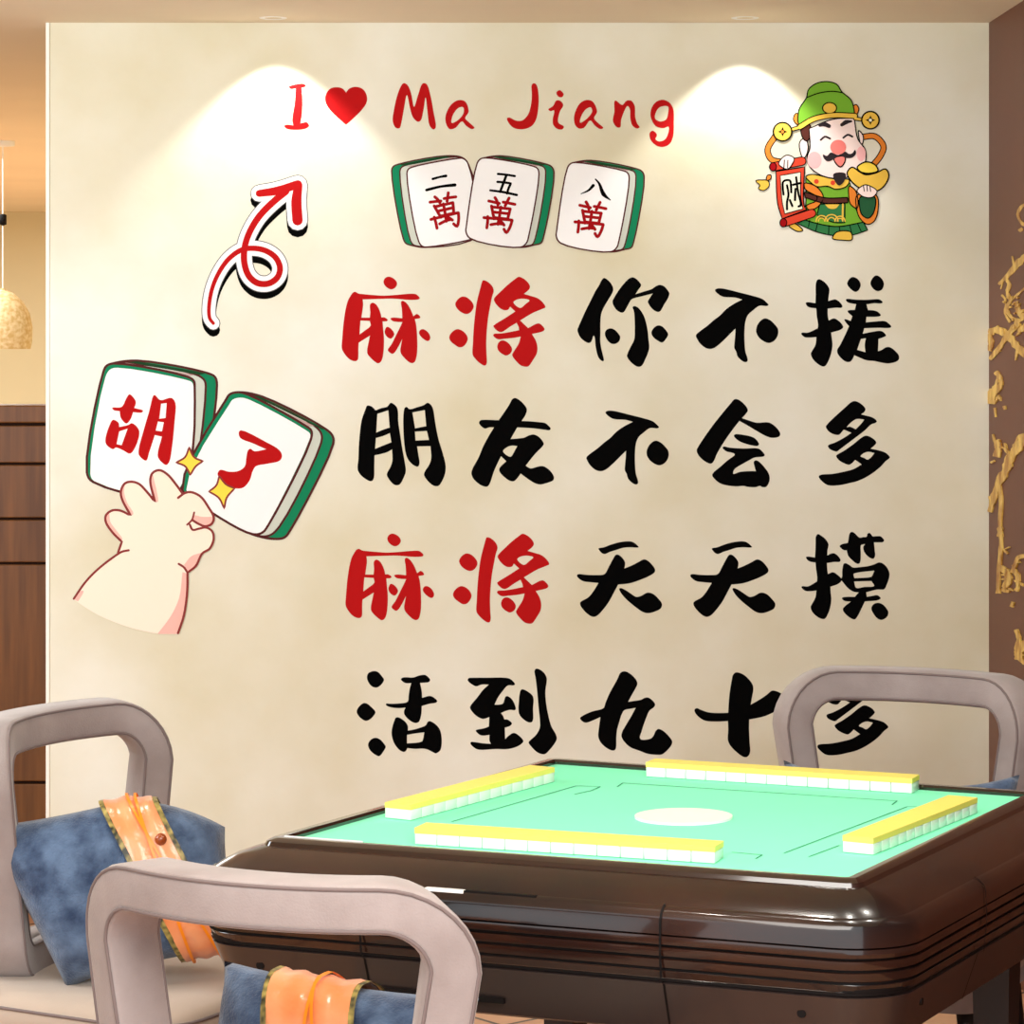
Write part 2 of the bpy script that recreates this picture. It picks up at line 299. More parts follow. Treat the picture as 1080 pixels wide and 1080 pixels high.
# ---- the three small cartoon tiles
WAN = ["250,550 305,562 360,575","400,562 460,572 520,585","315,515 335,550 345,592","460,520 440,560 420,598",
 "278,602* 305,735*","288,612* 470,632*","472,632* 447,732*","300,665* 460,682*","305,722* 450,738*","375,612* 362,700 345,792*",
 "200,722* 350,735 490,748*","240,712 238,770 230,828","492,752 470,820 432,878 408,842","272,795* 340,785 402,790*","362,752 385,770 408,800"]
def wan(pr, cx, cy, rot, m='print_darkred', layer=4, w=31, k=1.0):
    ca, sa = math.cos(rot), math.sin(rot)
    for l in WAN:
        pts = []
        for x, y, c in P(l):
            dx, dy = (x-360)*k, (y-700)*k
            pts.append((cx+dx*ca-dy*sa, cy+dx*sa+dy*ca, c))
        pr.line(pts, w, m, layer, n=3)
def tile_sticker(ox, oy, k, back, grey, face, top, numerals, wpos, label, white=None, base=0):
    r = Print(ox, oy, k); r.fill(back, 'print_green', base); r.line(back, 15, 'print_maroon', base+.5, True)
    root = r.build('tile_wall_sticker', label=label, cat='wall sticker', group='cartoon tile stickers on the wall')
    g = Print(ox, oy, k); g.fill(grey, 'print_grey', base+1); g.line(grey, 14, 'print_maroon', base+1.5, True)
    if top:
        g.fill(top[0], 'print_darkgreen', base+1.6, sharp=True); g.fill(top[1], 'print_pinkgrey', base+1.7, sharp=True)
    g.build('tile_side', root)
    f = Print(ox, oy, k)
    if white:
        f.fill(face, 'print_green', base+2); f.fill(white, 'print_white', base+2.6)
    else: f.fill(face, 'print_white', base+2)
    f.line(face, 15, 'print_maroon' , base+2.8, True)
    f.build('tile_face', root)
    if numerals:
        n = Print(ox, oy, k); numerals(n); n.build('numeral', root)
    if wpos:
        n = Print(ox, oy, k); wan(n, *wpos, layer=base+3.5); n.build('suit_character', root)
    return root
def n2(n):
    n.line("475,322 545,302 612,290", 0, 'vinyl_black', 3.5, ws=[26,22,30]); n.line("412,436 560,400 705,384", 0, 'vinyl_black', 3.5, ws=[30,26,34])
def n5(n, b=6):
    n.line("345,270 430,278 520,292", 24, 'vinyl_black', b+3.5); n.line("432,285 400,370 368,455", 27, 'vinyl_black', b+3.5)
    n.line("340,352 410,358 480,368* 455,420 440,472", 25, 'vinyl_black', b+3.5); n.line("265,440 400,458 540,488", 0, 'vinyl_black', b+3.5, ws=[22,26,26])
def n8(n):
    n.line("448,350 400,400 322,436", 0, 'vinyl_black', 3.5, ws=[34,22,9]); n.line("472,285 510,330 555,440 625,500", 0, 'vinyl_black', 3.5, ws=[14,24,44,10])
tile_sticker(408,156,1080/110, "50,240 65,195 110,172 610,82 780,100 845,170 950,900 880,940 400,1030 260,1010 200,990 170,940",
 "135,250 150,205 190,182 660,95 780,105 845,170 950,900 400,1030 340,1020 280,1005 245,960",
 "208,270 222,222 260,200 740,108 790,110 840,160 950,900 915,932 430,1025 370,1020 330,970",
 ("120,172 610,84 665,96 190,186", "200,190 670,100 720,108 250,196"), n2, (600,668,math.radians(-19)), 'cartoon tile with two black strokes over a red character, leftmost of three')
F5 = "15,870 20,800 130,160 165,115 215,104 710,190 755,215 770,270 660,930 640,985 580,1028 60,938"
B5 = "15,870 20,800 130,160 165,115 210,102 370,82 850,170 900,195 925,250 815,930 790,985 720,1005 580,1030 60,940"
G5 = "15,870 20,800 130,160 165,115 210,102 280,98 770,180 820,200 840,250 730,940 700,1000 640,1015 580,1030 60,940"
T5 = ("370,86 850,172 790,186 310,98", "300,100 780,186 720,194 240,106")
tile_sticker(490,156,1080/110, B5, G5, F5, T5, n5, (360,700,0), 'cartoon tile showing black 五 over a red character, middle one', base=6)
tile_sticker(585.2,160.8,1080/110, B5, G5, F5, T5, None, (368,697,0), 'cartoon tile showing black 八 over a red character, rightmost of three')
_r = [o for o in bpy.data.objects if o.name.startswith('tile_wall_sticker')][-1]
_n = Print(580,160,1080/110); n8(_n); _n.build('numeral', _r)

# ---- curled arrow
ar = Print(200,176,6)
SH = "150,990 128,960 122,900 140,780 185,670 250,580 330,525 400,515 480,530 545,575 572,640 555,700 500,738 430,735 375,690 347,610 347,520 372,430 435,320 520,230 610,155"
HD1, HD2 = "440,168 560,150 685,110", "688,115 676,220 683,338"
def arrow(pr, dy, add, m, layer, base=(20,26,34,38,40,40,44)):
    sh = lambda s: [(x, y+dy, c) for x, y, c in P(s)]
    pr.line(sh(SH), 0, m, layer, ws=[b+add for b in base]); pr.line(sh(HD1), 0, m, layer, ws=[44+add,54+add,52+add]); pr.line(sh(HD2), 0, m, layer, ws=[52+add,66+add,66+add])
arrow(ar, 42, 66, 'vinyl_black', 0)
root = ar.build('arrow_wall_sticker', label='curled red arrow sticker with white border and black drop edge', cat='wall sticker')
a2 = Print(200,176,6); arrow(a2, 0, 70, 'print_shadowgrey', 1); arrow(a2, 0, 60, 'print_white', 2); a2.build('white_border', root)
a3 = Print(200,176,6); arrow(a3, 0, 0, 'vinyl_red', 3); a3.build('red_arrow', root)

# ---- two big tiles held by a cartoon hand
hu = tile_sticker(80,370,6, "70,770 175,130 195,95 240,78 390,62 830,140 880,165 893,215 800,800 740,900 650,900 110,830",
 "70,770 175,130 195,95 240,78 310,74 760,150 812,185 822,225 715,880 650,900 110,830",
 "70,770 175,130 195,95 240,80 700,162 745,188 752,230 650,900 110,830", ("390,66 830,142 780,152 330,72", "320,76 750,152 715,162 270,80"), None, None,
 'large cartoon tile with red character 胡, left of the pair', white="92,780 188,165 218,118 265,107 690,182 735,200 744,232 645,893 120,826")
p_ = Print(80,370,6)
p_.fill("230,360 290,355 320,300 340,275 375,310 380,330 370,362* 425,378 418,390 363,388* 345,435 320,460 285,425 278,382* 240,375", 'vinyl_red', 3.5)
p_.fill("235,437 270,455 275,482* 330,470 355,458 390,485 402,515 385,590 345,650 300,630 255,612 235,622 195,595 187,565 210,480", 'vinyl_red', 3.5, ("275,510* 328,492* 290,598* 258,590*",))
p_.fill("490,285 500,280 535,312 605,298 630,330 625,450 610,600 590,705 570,722 530,690 518,660 545,543* 500,533* 465,640 445,695 400,660 398,625 430,500 465,380", 'vinyl_red', 3.5, ("540,335* 575,330* 568,425* 528,430*", "520,447* 557,452* 545,510* 505,505*"))
p_.build('red_character', hu)
le = tile_sticker(180,400,6, "75,700 350,130 375,95 430,82 580,110 985,318 1025,360 1028,410 760,950 720,1000 660,1010 520,982 270,850",
 "75,700 350,130 375,95 430,82 520,102 915,298 955,350 950,410 690,930 620,990 520,982 270,850",
 "75,700 350,130 375,95 430,82 490,97 850,292 890,325 888,380 620,920 580,970 520,980 270,850", ("560,106 985,320 955,316 525,104", "515,106 910,296 870,300 480,98"), None, None,
 'large cartoon tile with red character 了, right of the pair', white="100,700 368,165 395,128 445,116 500,130 850,318 882,345 880,378 615,915 575,968 520,974 280,848", base=6)
p_ = Print(180,400,6)
p_.fill("432,335 445,323 600,395 690,450 705,485 690,515 610,535 540,550 520,580 500,640 460,685 410,690 350,660 305,620 298,595 315,573 370,585 430,580 470,550 480,490 490,450 505,440 530,455 605,443* 520,405 440,370", 'vinyl_red', 9.5)
p_.build('red_character', le)
for pts, lab in (("118,430* 148,492 205,518* 160,550 125,605* 92,550 35,527* 92,492", 'small yellow four-pointed sparkle above the cartoon fingers'),
                 ("308,612* 350,664 405,690* 355,750 340,818* 305,750 243,710* 290,670", 'small yellow four-pointed sparkle under the red brush character')):
    p_ = Print(180,400,6); p_.fill(pts, 'print_yellow', 10.5, n=3); p_.line(pts, 12, 'print_brownline', 11, True)
    p_.build('sparkle_wall_sticker', label=lab, cat='wall sticker', group='sparkles on the tile stickers')
h = Print(70,490,6)
h.fill("45,850* 120,740 200,660 318,570* 350,485* 290,425 248,360 250,320 290,290 340,290 408,322* 350,215 345,165 370,120 410,105 460,120 510,170 560,235* 530,100 545,50 590,32 640,60 690,120 737,182* 790,172 850,200 900,270 935,330 925,375 885,395 925,420 935,470 910,530 860,565 820,640 765,685* 765,800 745,950 705,1072* 580,1070 400,1030 200,950 80,875", 'print_skin', 11)
for s_ in ("735,680* 765,688* 765,800 745,950 705,1070* 578,1070* 660,960 715,840", "745,635* 790,580 860,556* 820,640 768,680*", "808,318* 860,330 928,330* 918,372 882,386 800,348*",
           "346,165 370,125 366,170 385,240 425,310 408,322 350,215", "532,100 545,60 556,100 575,180 580,235 560,232", "250,325 270,305 278,360 320,420 355,470 345,482 290,425", "45,850* 90,800 110,800 75,865*"):
    h.fill(s_, 'print_pink', 12)
hand = h.build('hand_wall_sticker', label='pale cartoon hand and wrist reaching up to the two large tiles', cat='wall sticker')
h = Print(70,490,6)
for s_, w_ in (("48,848 120,745 200,662 310,577 355,550 395,542",14), ("328,556* 352,488* 290,425 250,360 252,320 290,290 340,290 408,322* 352,215 347,165 370,120 410,108 460,122 510,172 562,236* 532,100 547,52 590,35 640,62 690,120 737,184",15),
              ("708,210 750,180 790,174 850,202 900,270 932,330 922,372 880,390 840,376 797,350",15), ("810,302 795,350 765,380",12), ("782,380 800,412 840,405 885,398 923,422 932,470 908,530 860,562 820,640 767,683* 745,650 712,628",14), ("767,683 765,800 745,950 707,1066",14)):
    h.line(s_, w_, 'print_brownline', 13)
h.build('outline', hand)

# ---- cartoon man in a green robe
g_ = Print(795,80,7.2)
SK = 576
def off(s, d=SK): return ' '.join('%s,%s%s' % (t.rstrip('*').split(',')[0], float(t.rstrip('*').split(',')[1])+d, '*' if t.endswith('*') else '') for t in s.split())
def fig(name, fn, parent=None, **kw):
    p = Print(795,80,7.2); fn(p); return p.build(name, parent, **kw)
def robe(p):
    p.shape(off("330,545* 480,610 640,640 760,630 865,595* 830,530* 600,540 430,500"), 'print_teal', 1)
    p.shape(off("395,200* 560,265 730,240* 770,420 832,535* 640,568 500,550 330,500* 385,440"), 'print_hatgreen', 2)
    for a in ("425,518 415,570","485,540 470,600","570,560 568,625","650,572 655,630","730,565 745,625","790,550 815,605"): p.line(off(a), 7, 'vinyl_black', 2.2)
    p.shape(off("480,480* 500,398* 692,395* 690,540* 600,535"), 'print_teal', 3)
    for x, r_ in ((515,42),(590,50),(655,38)): p.line(off(' '.join('%d,%d' % (x+r_*math.cos(a*PI/6), 528-r_*math.sin(a*PI/6)) for a in range(7))), 9, 'print_gold', 4.2); p.line(off(' '.join('%d,%d' % (x+r_*.55*math.cos(a*PI/6), 528-r_*.55*math.sin(a*PI/6)) for a in range(7))), 8, 'print_gold', 4.2)
    p.line(off("676,400* 674,520*"), 14, 'print_gold', 4.1); p.fill(off("540,400* 650,400* 620,432 570,430"), 'print_gold', 4.1)
    p.shape(off("385,305* 540,350 712,348* 715,388* 540,392 388,348*"), 'print_hair', 4)
man = fig('man_wall_sticker', robe, label='cartoon man in green robe and hat with red scroll and gold ingot', cat='wall sticker')
for s_ in ("165,455 105,560 135,635 235,655", "820,465 920,460 985,535 960,610 895,690"):
    fig('ribbon', lambda p: (p.line(s_, 50, 'vinyl_black', 0), p.line(s_, 34, 'print_orange', .3)), man)
for s_ in ("385,240 470,262 525,330 520,375 470,430 415,440 400,410 470,375 480,345 390,285", "725,262 775,300 785,430 735,400 720,330"):
    fig('sash', lambda p: p.shape(off(s_), 'print_orange', 4.6), man)
fig('shoe', lambda p: p.shape(off("597,658 630,610 735,610 745,668 670,672"), 'print_gold', 3), man)
fig('shoe', lambda p: p.shape(off("265,560 330,605 372,598 310,545"), 'print_gold', .3), man)
def sleeve(p):
    p.shape(off("785,330 930,330 942,450 912,530 862,552 805,505 780,430"), 'print_orange', 5); p.shape(off("808,345 918,345 908,465 868,505 822,480 803,420"), 'print_deep', 6)
fig('sleeve', sleeve, man)
def collar(p):
    p.shape(off("395,190 440,172 600,205 725,215 705,262 622,285 560,262 480,265 430,232"), 'print_gold', 5); p.disc(475,226+SK,18,'print_scroll',6); p.disc(600,236+SK,18,'print_scroll',6)
fig('collar', collar, man)
def head(p):
    for s_ in ("345,520 365,482 395,480 412,540 400,600 375,630", "795,415 828,450 830,500 815,530"): p.shape(s_, 'print_face', 5)
    p.shape("360,385 425,372 425,470 400,495 370,470", 'print_hair', 5.5)
    p.shape("420,400* 600,330 762,322* 790,480 845,560 850,640 820,710 760,750 700,772 600,778 500,750 425,690 405,620 425,550", 'print_face', 6)
    p.disc(460,640,54,'print_cheek',7,64); p.disc(815,592,34,'print_cheek',7,56)
head_o = fig('head', head, man)
def featur(p):
    p.line("500,378 535,368 570,382", 0, 'print_charcoal', 8, ws=[20,36,30]); p.line("668,372 700,352 740,345", 0, 'print_charcoal', 8, ws=[26,34,16])
    p.line("508,486 540,462 578,476", 15, 'print_charcoal', 8); p.line("680,470 714,448 748,462", 15, 'print_charcoal', 8)
    p.shape("608,625 690,612 690,655 658,692 625,668", 'print_nose', 8, 10)
    p.fill("525,598 555,608 585,582 640,602 692,575 720,592 745,590 768,562 776,590 745,622 700,624 650,606 610,632 560,650 530,625", 'print_charcoal', 9)
    p.fill(off("605,168 695,165 690,215 650,258 615,225"), 'print_charcoal', 9)
    p.disc(640,542,60,'print_nose',10,56)
fig('face_features', featur, head_o)
def hat(p):
    p.shape("300,330 320,285 350,300 355,350 330,370", 'print_orange', 5.2, 8); p.shape("750,240 775,218 798,250 775,300", 'print_orange', 5.2, 8)
    p.shape("345,372 342,260 385,190 400,165 415,105 470,60 555,44 630,66 668,122 735,180 757,240 757,300 600,280 450,310", 'print_hatgreen', 8)
    p.line("400,165 500,130 600,118 672,128", 9, 'vinyl_black', 8.6)
    p.line("350,388 450,330 600,300 768,305", 48, 'vinyl_black', 9); p.line("350,388 450,330 600,300 768,305", 32, 'print_gold', 9.3)
    p.disc(575,245,58,'vinyl_black',8.7,46); p.disc(575,245,48,'print_gold',9.4,37)
fig('hat', hat, man)
for s_, x, y, r_ in (('345,392 300,405',218,425,70), ('770,325 815,332',885,337,66)):
    def coin(p):
        p.line(s_, 34, 'vinyl_black', 9.6); p.line(s_, 18, 'print_gold', 9.8)
        p.disc(x,y,r_+6,'vinyl_black',10); p.disc(x,y,r_-6,'print_gold',10.4)
        p.fill("%d,%d* %d,%d %d,%d* %d,%d %d,%d* %d,%d %d,%d* %d,%d" % (x,y-38,x+12,y-12,x+38,y,x+12,y+12,x,y+38,x-12,y+12,x-38,y,x-12,y-12), 'vinyl_black', 10.8, n=3)
        p.disc(x,y,12,'print_orange' if x < 500 else 'print_cream',11)
    fig('coin', coin, man)
def scroll(p):
    p.shape(off("168,150* 385,115* 382,410 402,440* 215,510* 180,390"), 'print_scroll', 6)
    for a, b, w_ in (("150,115","365,72",56),("228,540","440,468",54)):
        p.line(off(a+' '+b), w_+16, 'vinyl_black', 6.6); p.line(off(a+' '+b), w_, 'print_scroll', 7)
        p.disc(float(a.split(',')[0])-4, float(a.split(',')[1])+SK, 30, 'vinyl_black', 7.3, 36); p.disc(float(a.split(',')[0])-4, float(a.split(',')[1])+SK, 22, 'print_darkred', 7.6, 28)
    p.shape(off("15,222 60,215 110,222 115,262 75,295 35,280 45,255"), 'print_gold', 3, 8); p.shape(off("95,215 105,178 130,178 125,210"), 'print_orange', 4, 8)
sc = fig('scroll', scroll, man)
def paper(p):
    p.shape(off("200,182* 355,155* 355,330 372,435* 235,472* 215,380"), 'print_cream', 8, 7)
pp = fig('paper', paper, sc)
def cai(p):
    for s_ in ("355,610 345,520 350,430 400,405 448,415 462,500 465,580", "405,480 425,610 405,720 405,820", "445,690 480,775", "535,365 560,560 600,765 570,780", "490,472 600,445", "525,530 518,690"):
        pts = [(36+.533*x, SK+.533*y, c) for x, y, c in P(s_)]; p.line(pts, 17, 'vinyl_black', 9)
fig('fortune_character', cai, pp)
def ingot(p):
    p.shape(off("708,165 745,118 805,155 850,175 930,160 1000,132 1025,180 990,260 930,300 850,295 765,250"), 'print_gold', 9.5, 11); p.shape(off("785,118 850,78 920,100 942,145 870,165 805,150"), 'print_yellow', 10.5, 11)
fig('gold_ingot', ingot, man)
def hand_l(p):
    p.shape("188,665 245,603 305,625 285,680 255,708 215,695", 'print_face', 9.6, 8)
    for s_ in ("232,640 228,695","258,642 256,700"): p.line(s_, 7, 'vinyl_black', 10.2)
def hand_r(p):
    p.shape(off("782,298 820,262 855,252 935,300 902,345 832,342"), 'print_face', 12, 8)
    for s_ in ("832,262 838,300","858,258 862,300","882,268 886,302"): p.line(off(s_), 7, 'vinyl_black', 12.6)
fig('hand', hand_l, man); fig('hand', hand_r, man)
# ================================================================ materials of the room
mat('plaster', (219,211,180), .75, .25, col2=(242,241,229), scale=1.6, detail=7, bump=.12, bscale=14)
mat('ceiling_paint', (236,224,200), .8, .2, var=.03, scale=1.2)
mat('hall_paint', (220,210,178), .75, .2, var=.04, scale=1.2)
mat('edge_paint', (250,246,236), .6, .3)
mat('brown_panel', (104,60,42), .5, .35, var=.06, scale=1.5)
mat('mural_gold', (236,200,104), .5, .5, col2=(168,112,34), scale=22, bump=.5, bscale=60)
mat('divider_wood', (106,62,18), .45, .4, col2=(136,84,32), scale=3, stretch=(14,14,.8), detail=6)
mat('divider_groove', (44,22,10), .8, .2)
mat('floor_wood', (206,150,112), .35, .4, col2=(222,172,128), scale=2.2, stretch=(1,6,1), detail=5)
mat('felt', (142,253,206), .95, .05, bump=.05, bscale=400)
mat('felt_print', (44,150,104), .9, .05)
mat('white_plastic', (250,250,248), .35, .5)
mat('tile_white', (238,250,240), .22, .5, coat=.3)
mat('tile_yellow', (255,238,112), .4, .3)
mat('table_wood', (24,17,17), .2, .3, coat=.6, col2=(54,30,21), scale=2.4, stretch=(1.2,1.2,5), detail=3)
mat('table_rail', (34,18,14), .14, .5, coat=1, var=.15, scale=3)
mat('table_panel', (46,37,35), .32, .5, coat=.4, var=.06, scale=2)
mat('black_gap', (10,6,6), .6, .2)
mat('dark_metal', (46,42,42), .35, .5, metal=.4)
mat('chair_fabric', (166,155,153), .85, .2, sheen=.3, col2=(146,134,131), scale=9, detail=7, bump=.12, bscale=300)
mat('chair_piping', (120,106,104), .8, .2, sheen=.2)
mat('chair_seat', (184,166,150), .8, .2, sheen=.3, var=.04, scale=6, bump=.08, bscale=250)
mat('denim', (44,60,88), .9, .15, sheen=.3, col2=(96,118,148), scale=22, detail=8, bump=.35, bscale=240)
mat('orange_satin', (232,128,62), .24, .7, sheen=.3, col2=(246,172,124), scale=9, detail=2, bump=.5, bscale=22)  # paler second colour paints the satin's sheen highlights
mat('orange_cord', (244,138,14), .35, .5)
mat('brocade_trim', (178,158,84), .4, .5, col2=(34,38,22), scale=70, detail=1)
mat('bead', (150,70,30), .2, .6)
mat('lamp_weave', (232,214,176), .6, .3, col2=(206,176,120), scale=60, detail=1)
mat('lamp_inside', (255,244,214), .6, .3, emit=.7)
mat('lamp_glow', (255,240,210), .6, .3, emit=6)

# wall plaster gets a planked / panelled look only where the place has it
def box(bm, x0, x1, y0, y1, z0, z1, bev=0, seg=2):
    r = bmesh.ops.create_cube(bm, size=1)
    for v in r['verts']:
        v.co = Vector((x0+(v.co.x+.5)*(x1-x0), y0+(v.co.y+.5)*(y1-y0), z0+(v.co.z+.5)*(z1-z0)))
    if bev:
        es = list({e for v in r['verts'] for e in v.link_edges})
        bmesh.ops.bevel(bm, geom=es, offset=bev, segments=seg, profile=.5, affect='EDGES')
def bxo(name, m, x0, x1, y0, y1, z0, z1, bev=0, parent=None, kind=None, seg=2):
    bm = bmesh.new(); box(bm, x0, x1, y0, y1, z0, z1, bev, seg)
    o = obj(name, bmmesh(name, bm), m, parent)
    if kind: o['kind'] = kind
    return o
XL, XR = wx(51), wx(1043)
CZ = wz(24)
HY = 19.1
bxo('wall_back', 'plaster', XL, XR+.1, WY, WY+.12, 0, CZ, kind='structure')
bxo('trim_1', 'edge_paint', XL-.006, XL+.003, WY-.004, WY+.12, 0, CZ, kind='structure')
bxo('wall_right', 'brown_panel', XR, XR+.1, 1.0, WY, 0, CZ, kind='structure')
bxo('ceiling', 'ceiling_paint', -5.0, XR+.1, 1.0, HY+.1, CZ, CZ+.1, kind='structure')
bxo('wall_far', 'hall_paint', -5.0, XL+.3, HY, HY+.1, 0, CZ, kind='structure')
bxo('wall_left', 'hall_paint', -5.1, -5.0, 1.0, HY+.1, 0, CZ, kind='structure')
# closes the hall to the right behind the decorated wall
bxo('wall_hall', 'hall_paint', XL+.2, XL+.3, WY+.12, HY, 0, CZ, kind='structure')
# plank floor
fm = MATS['floor_wood']; nt = fm.node_tree; b_ = nt.nodes['Principled BSDF']
br = nt.nodes.new('ShaderNodeTexBrick'); br.inputs['Scale'].default_value = 1; br.inputs['Brick Width'].default_value = 1.2; br.inputs['Row Height'].default_value = .14; br.inputs['Mortar Size'].default_value = .006
br.inputs['Mortar'].default_value = hexc(60,40,30); br.inputs['Color2'].default_value = hexc(200,140,104)
src = b_.inputs['Base Color'].links[0].from_socket
tcn = [n for n in nt.nodes if n.type == 'TEX_COORD'][0]
mp2 = nt.nodes.new('ShaderNodeMapping'); mp2.inputs['Rotation'].default_value = (0, 0, math.radians(-40))
nt.links.new(tcn.outputs['Object'], mp2.inputs['Vector'])
nt.links.new(src, br.inputs['Color1']); nt.links.new(mp2.outputs['Vector'], br.inputs['Vector']); nt.links.new(br.outputs['Color'], b_.inputs['Base Color'])
bxo('floor', 'floor_wood', -5.1, XR+.1, .5, HY+.1, -.05, 0, kind='structure')

# golden branch relief on the brown side wall
def rw(px, py):
    y = F*XR/(px-CX); return y, CAMZ - (py-HZ)*y/F
bm = bmesh.new()
def blob(pts, t=.0015):
    blob.k += 1; t += blob.k*.000008
    q = [rw(*p) for p in pts]
    f0 = [bm.verts.new((XR-t, y, z)) for y, z in q]; f1 = [bm.verts.new((XR-.0003, y, z)) for y, z in q]
    try:
        bm.faces.new(f0)
        for i in range(len(q)): bm.faces.new((f0[i], f0[(i+1) % len(q)], f1[(i+1) % len(q)], f1[i]))
    except ValueError: pass
blob.k = 0
def rib(pts, w, n=5):
    c = smooth_loop([(x, y, False) for x, y in pts], n, False); 
    L = []; R = []
    for i, p in enumerate(c):
        a = c[max(i-1, 0)]; e = c[min(i+1, len(c)-1)]; dx, dy = e[0]-a[0], e[1]-a[1]; l = math.hypot(dx, dy) or 1
        ww = (w if not isinstance(w, tuple) else w[0]+(w[1]-w[0])*i/(len(c)-1))/2 * (.75+.5*random.random())
        L.append((p[0]-dy/l*ww, p[1]+dx/l*ww)); R.append((p[0]+dy/l*ww, p[1]-dx/l*ww))
    for i in range(len(c)-1): blob([L[i], L[i+1], R[i+1], R[i]])
for pts, w in (([(1088,214),(1079,217),(1074,226),(1079,236),(1088,238)],(3,3)), ([(1076,241),(1078,244)],4), ([(1088,266),(1076,276),(1070,283),(1062,292),(1054,300)],(8,3)), ([(1068,270),(1070,279),(1073,284)],(1.5,3)),
    ([(1054,300),(1058,297),(1056,305)],(2,1)), ([(1060,292),(1065,300),(1063,308),(1066,316)],(4,3)), ([(1057,311),(1061,316),(1060,320)],(2,2)),
    ([(1090,303),(1082,304),(1076,309),(1066,318),(1063,327),(1068,335),(1076,338),(1083,333)],(2,4)), ([(1072,318),(1075,328),(1080,334)],(4,6)), ([(1062,320),(1061,330),(1066,340)],(2,2)),
    ([(1090,340),(1082,345),(1074,348)],(8,5)), ([(1044,352),(1050,348),(1062,352),(1074,366),(1088,378)],(7,7)), ([(1045,379),(1054,368),(1062,356),(1070,346),(1076,340)],(4,7)), ([(1052,344),(1056,350)],(3,4)), ([(1044,352),(1046,362),(1044,370)],(6,4)), ([(1076,364),(1073,374),(1072,380)],(4,1)),
    ([(1051,392),(1055,398),(1052,408),(1047,416),(1046,426)],(4,9)), ([(1056,399),(1057,406),(1052,414)],(3,4)), ([(1046,410),(1044,420)],(4,4)), ([(1050,430),(1051,440)],(2,1)), ([(1060,428),(1061,432)],3),
    ([(1048,458),(1050,466)],(1,2)), ([(1052,464),(1054,472),(1052,482)],(6,7)), ([(1046,488),(1050,486)],2), ([(1094,460),(1080,464),(1073,474),(1066,484),(1062,496),(1055,508),(1050,522),(1045,540)],(12,5)), ([(1060,472),(1066,480),(1068,492)],(3,3)), ([(1044,525),(1051,524)],(4,3)),
    ([(1055,508),(1057,530),(1056,550),(1057,575),(1055,600),(1054,626)],(3,4)), ([(1056,556),(1056,566)],(5,5)), ([(1056,598),(1063,604),(1065,612),(1060,620)],(6,6)), ([(1064,584),(1061,580),(1066,577)],(2,1)), ([(1088,586),(1076,588),(1072,596),(1068,604)],(4,3)),
    ([(1070,600),(1075,610),(1074,624)],(5,2)), ([(1058,622),(1066,624)],(4,3)), ([(1070,635),(1068,640)],3), ([(1073,664),(1076,674),(1074,686)],(3,5)), ([(1084,678),(1077,688),(1076,696)],(8,8)), ([(1074,686),(1076,694),(1084,700)],(5,4))):
    rib(pts, w)
random.seed(9)
for _ in range(46):           # loose flecks of gold round the blossom clusters
    cx_, cy_ = random.choice([(1068,325),(1072,350),(1052,412),(1066,476),(1064,606),(1074,608)])
    x, y = cx_+random.gauss(0,7), cy_+random.gauss(0,12)
    if x < 1046: continue
    a = random.random()*6.3; l = 1+random.random()*3
    blob([(x+l*math.cos(a), y+l*math.sin(a)), (x+1.2*math.cos(a+1.6), y+1.2*math.sin(a+1.6)), (x-l*math.cos(a), y-l*math.sin(a)), (x+1.2*math.cos(a-1.6), y+1.2*math.sin(a-1.6))])
o = obj('branch_mural', bmmesh('branch_mural', bm), 'mural_gold')
tag(o, 'golden blossoming branch relief on the brown side wall', 'wall decoration')

# wooden divider with panels behind the wall's left end
DY = 8.6
def dz(py): return CAMZ-(py-HZ)*DY/F
DX0, DX1 = -2.6, XL+.18
d = empty('wooden_divider', ((DX0+DX1)/2, DY+.1, 0)); tag(d, 'tall brown wood panelled divider behind the end of the wall', 'room divider')
def dpart(name, m, *a, **k):
    o = bxo(name, m, *a, parent=d, **k); o.matrix_parent_inverse = Matrix.Translation(-d.location); return o
dpart('core', 'divider_groove', DX0, DX1, DY+.012, DY+.16, 0, dz(431))
dpart('cap', 'divider_wood', DX0-.01, DX1, DY-.005, DY+.17, dz(446), dz(427.5), bev=.004)
for a, c in ((449,488),(490.5,546),(548.5,593),(595.5,824),(827,960)):
    dpart('panel', 'divider_wood', DX0, DX1-.02, DY, DY+.03, dz(c), dz(a), bev=.003)

# pendant lamp in the hall
def lathe(name, prof, m, parent=None, seg=40, smooth=True, loc=(0,0,0)):
    vs = []; fs = []
    for r, z in prof:
        for k in range(seg): a = 2*PI*k/seg; vs.append((loc[0]+r*math.cos(a), loc[1]+r*math.sin(a), loc[2]+z))
    for i in range(len(prof)-1):
        for k in range(seg): fs.append((i*seg+k, i*seg+(k+1) % seg, (i+1)*seg+(k+1) % seg, (i+1)*seg+k))
    return obj(name, mesh(name, vs, fs), m, parent, smooth)
LY = 12.0
lx = (3-CX)*LY/F; lz = CAMZ-(368-HZ)*LY/F
pl = empty('pendant_lamp', (lx, LY, lz)); tag(pl, 'white woven dome pendant lamp hanging above the wooden divider', 'lamp')
lathe('lamp_shade', [(.116,0),(.122,.03),(.124,.09),(.112,.15),(.085,.20),(.045,.235),(.012,.25),(.012,.255)], 'lamp_weave', pl)
sh = lathe('shade_liner', [(.112,.001),(.118,.03),(.12,.09),(.108,.147),(.08,.196),(.01,.24)], 'lamp_inside', pl)
lathe('bulb', [(.0,.07),(.03,.085),(.035,.11),(.02,.14),(.015,.17),(.0,.17)], 'lamp_glow', pl)
lathe('cord', [(.003,.25),(.003,CZ-lz)], 'white_plastic', pl, seg=8)
lathe('cord_grip', [(.003,.52),(.016,.525),(.016,.565),(.003,.57)], 'black_gap', pl, seg=16)
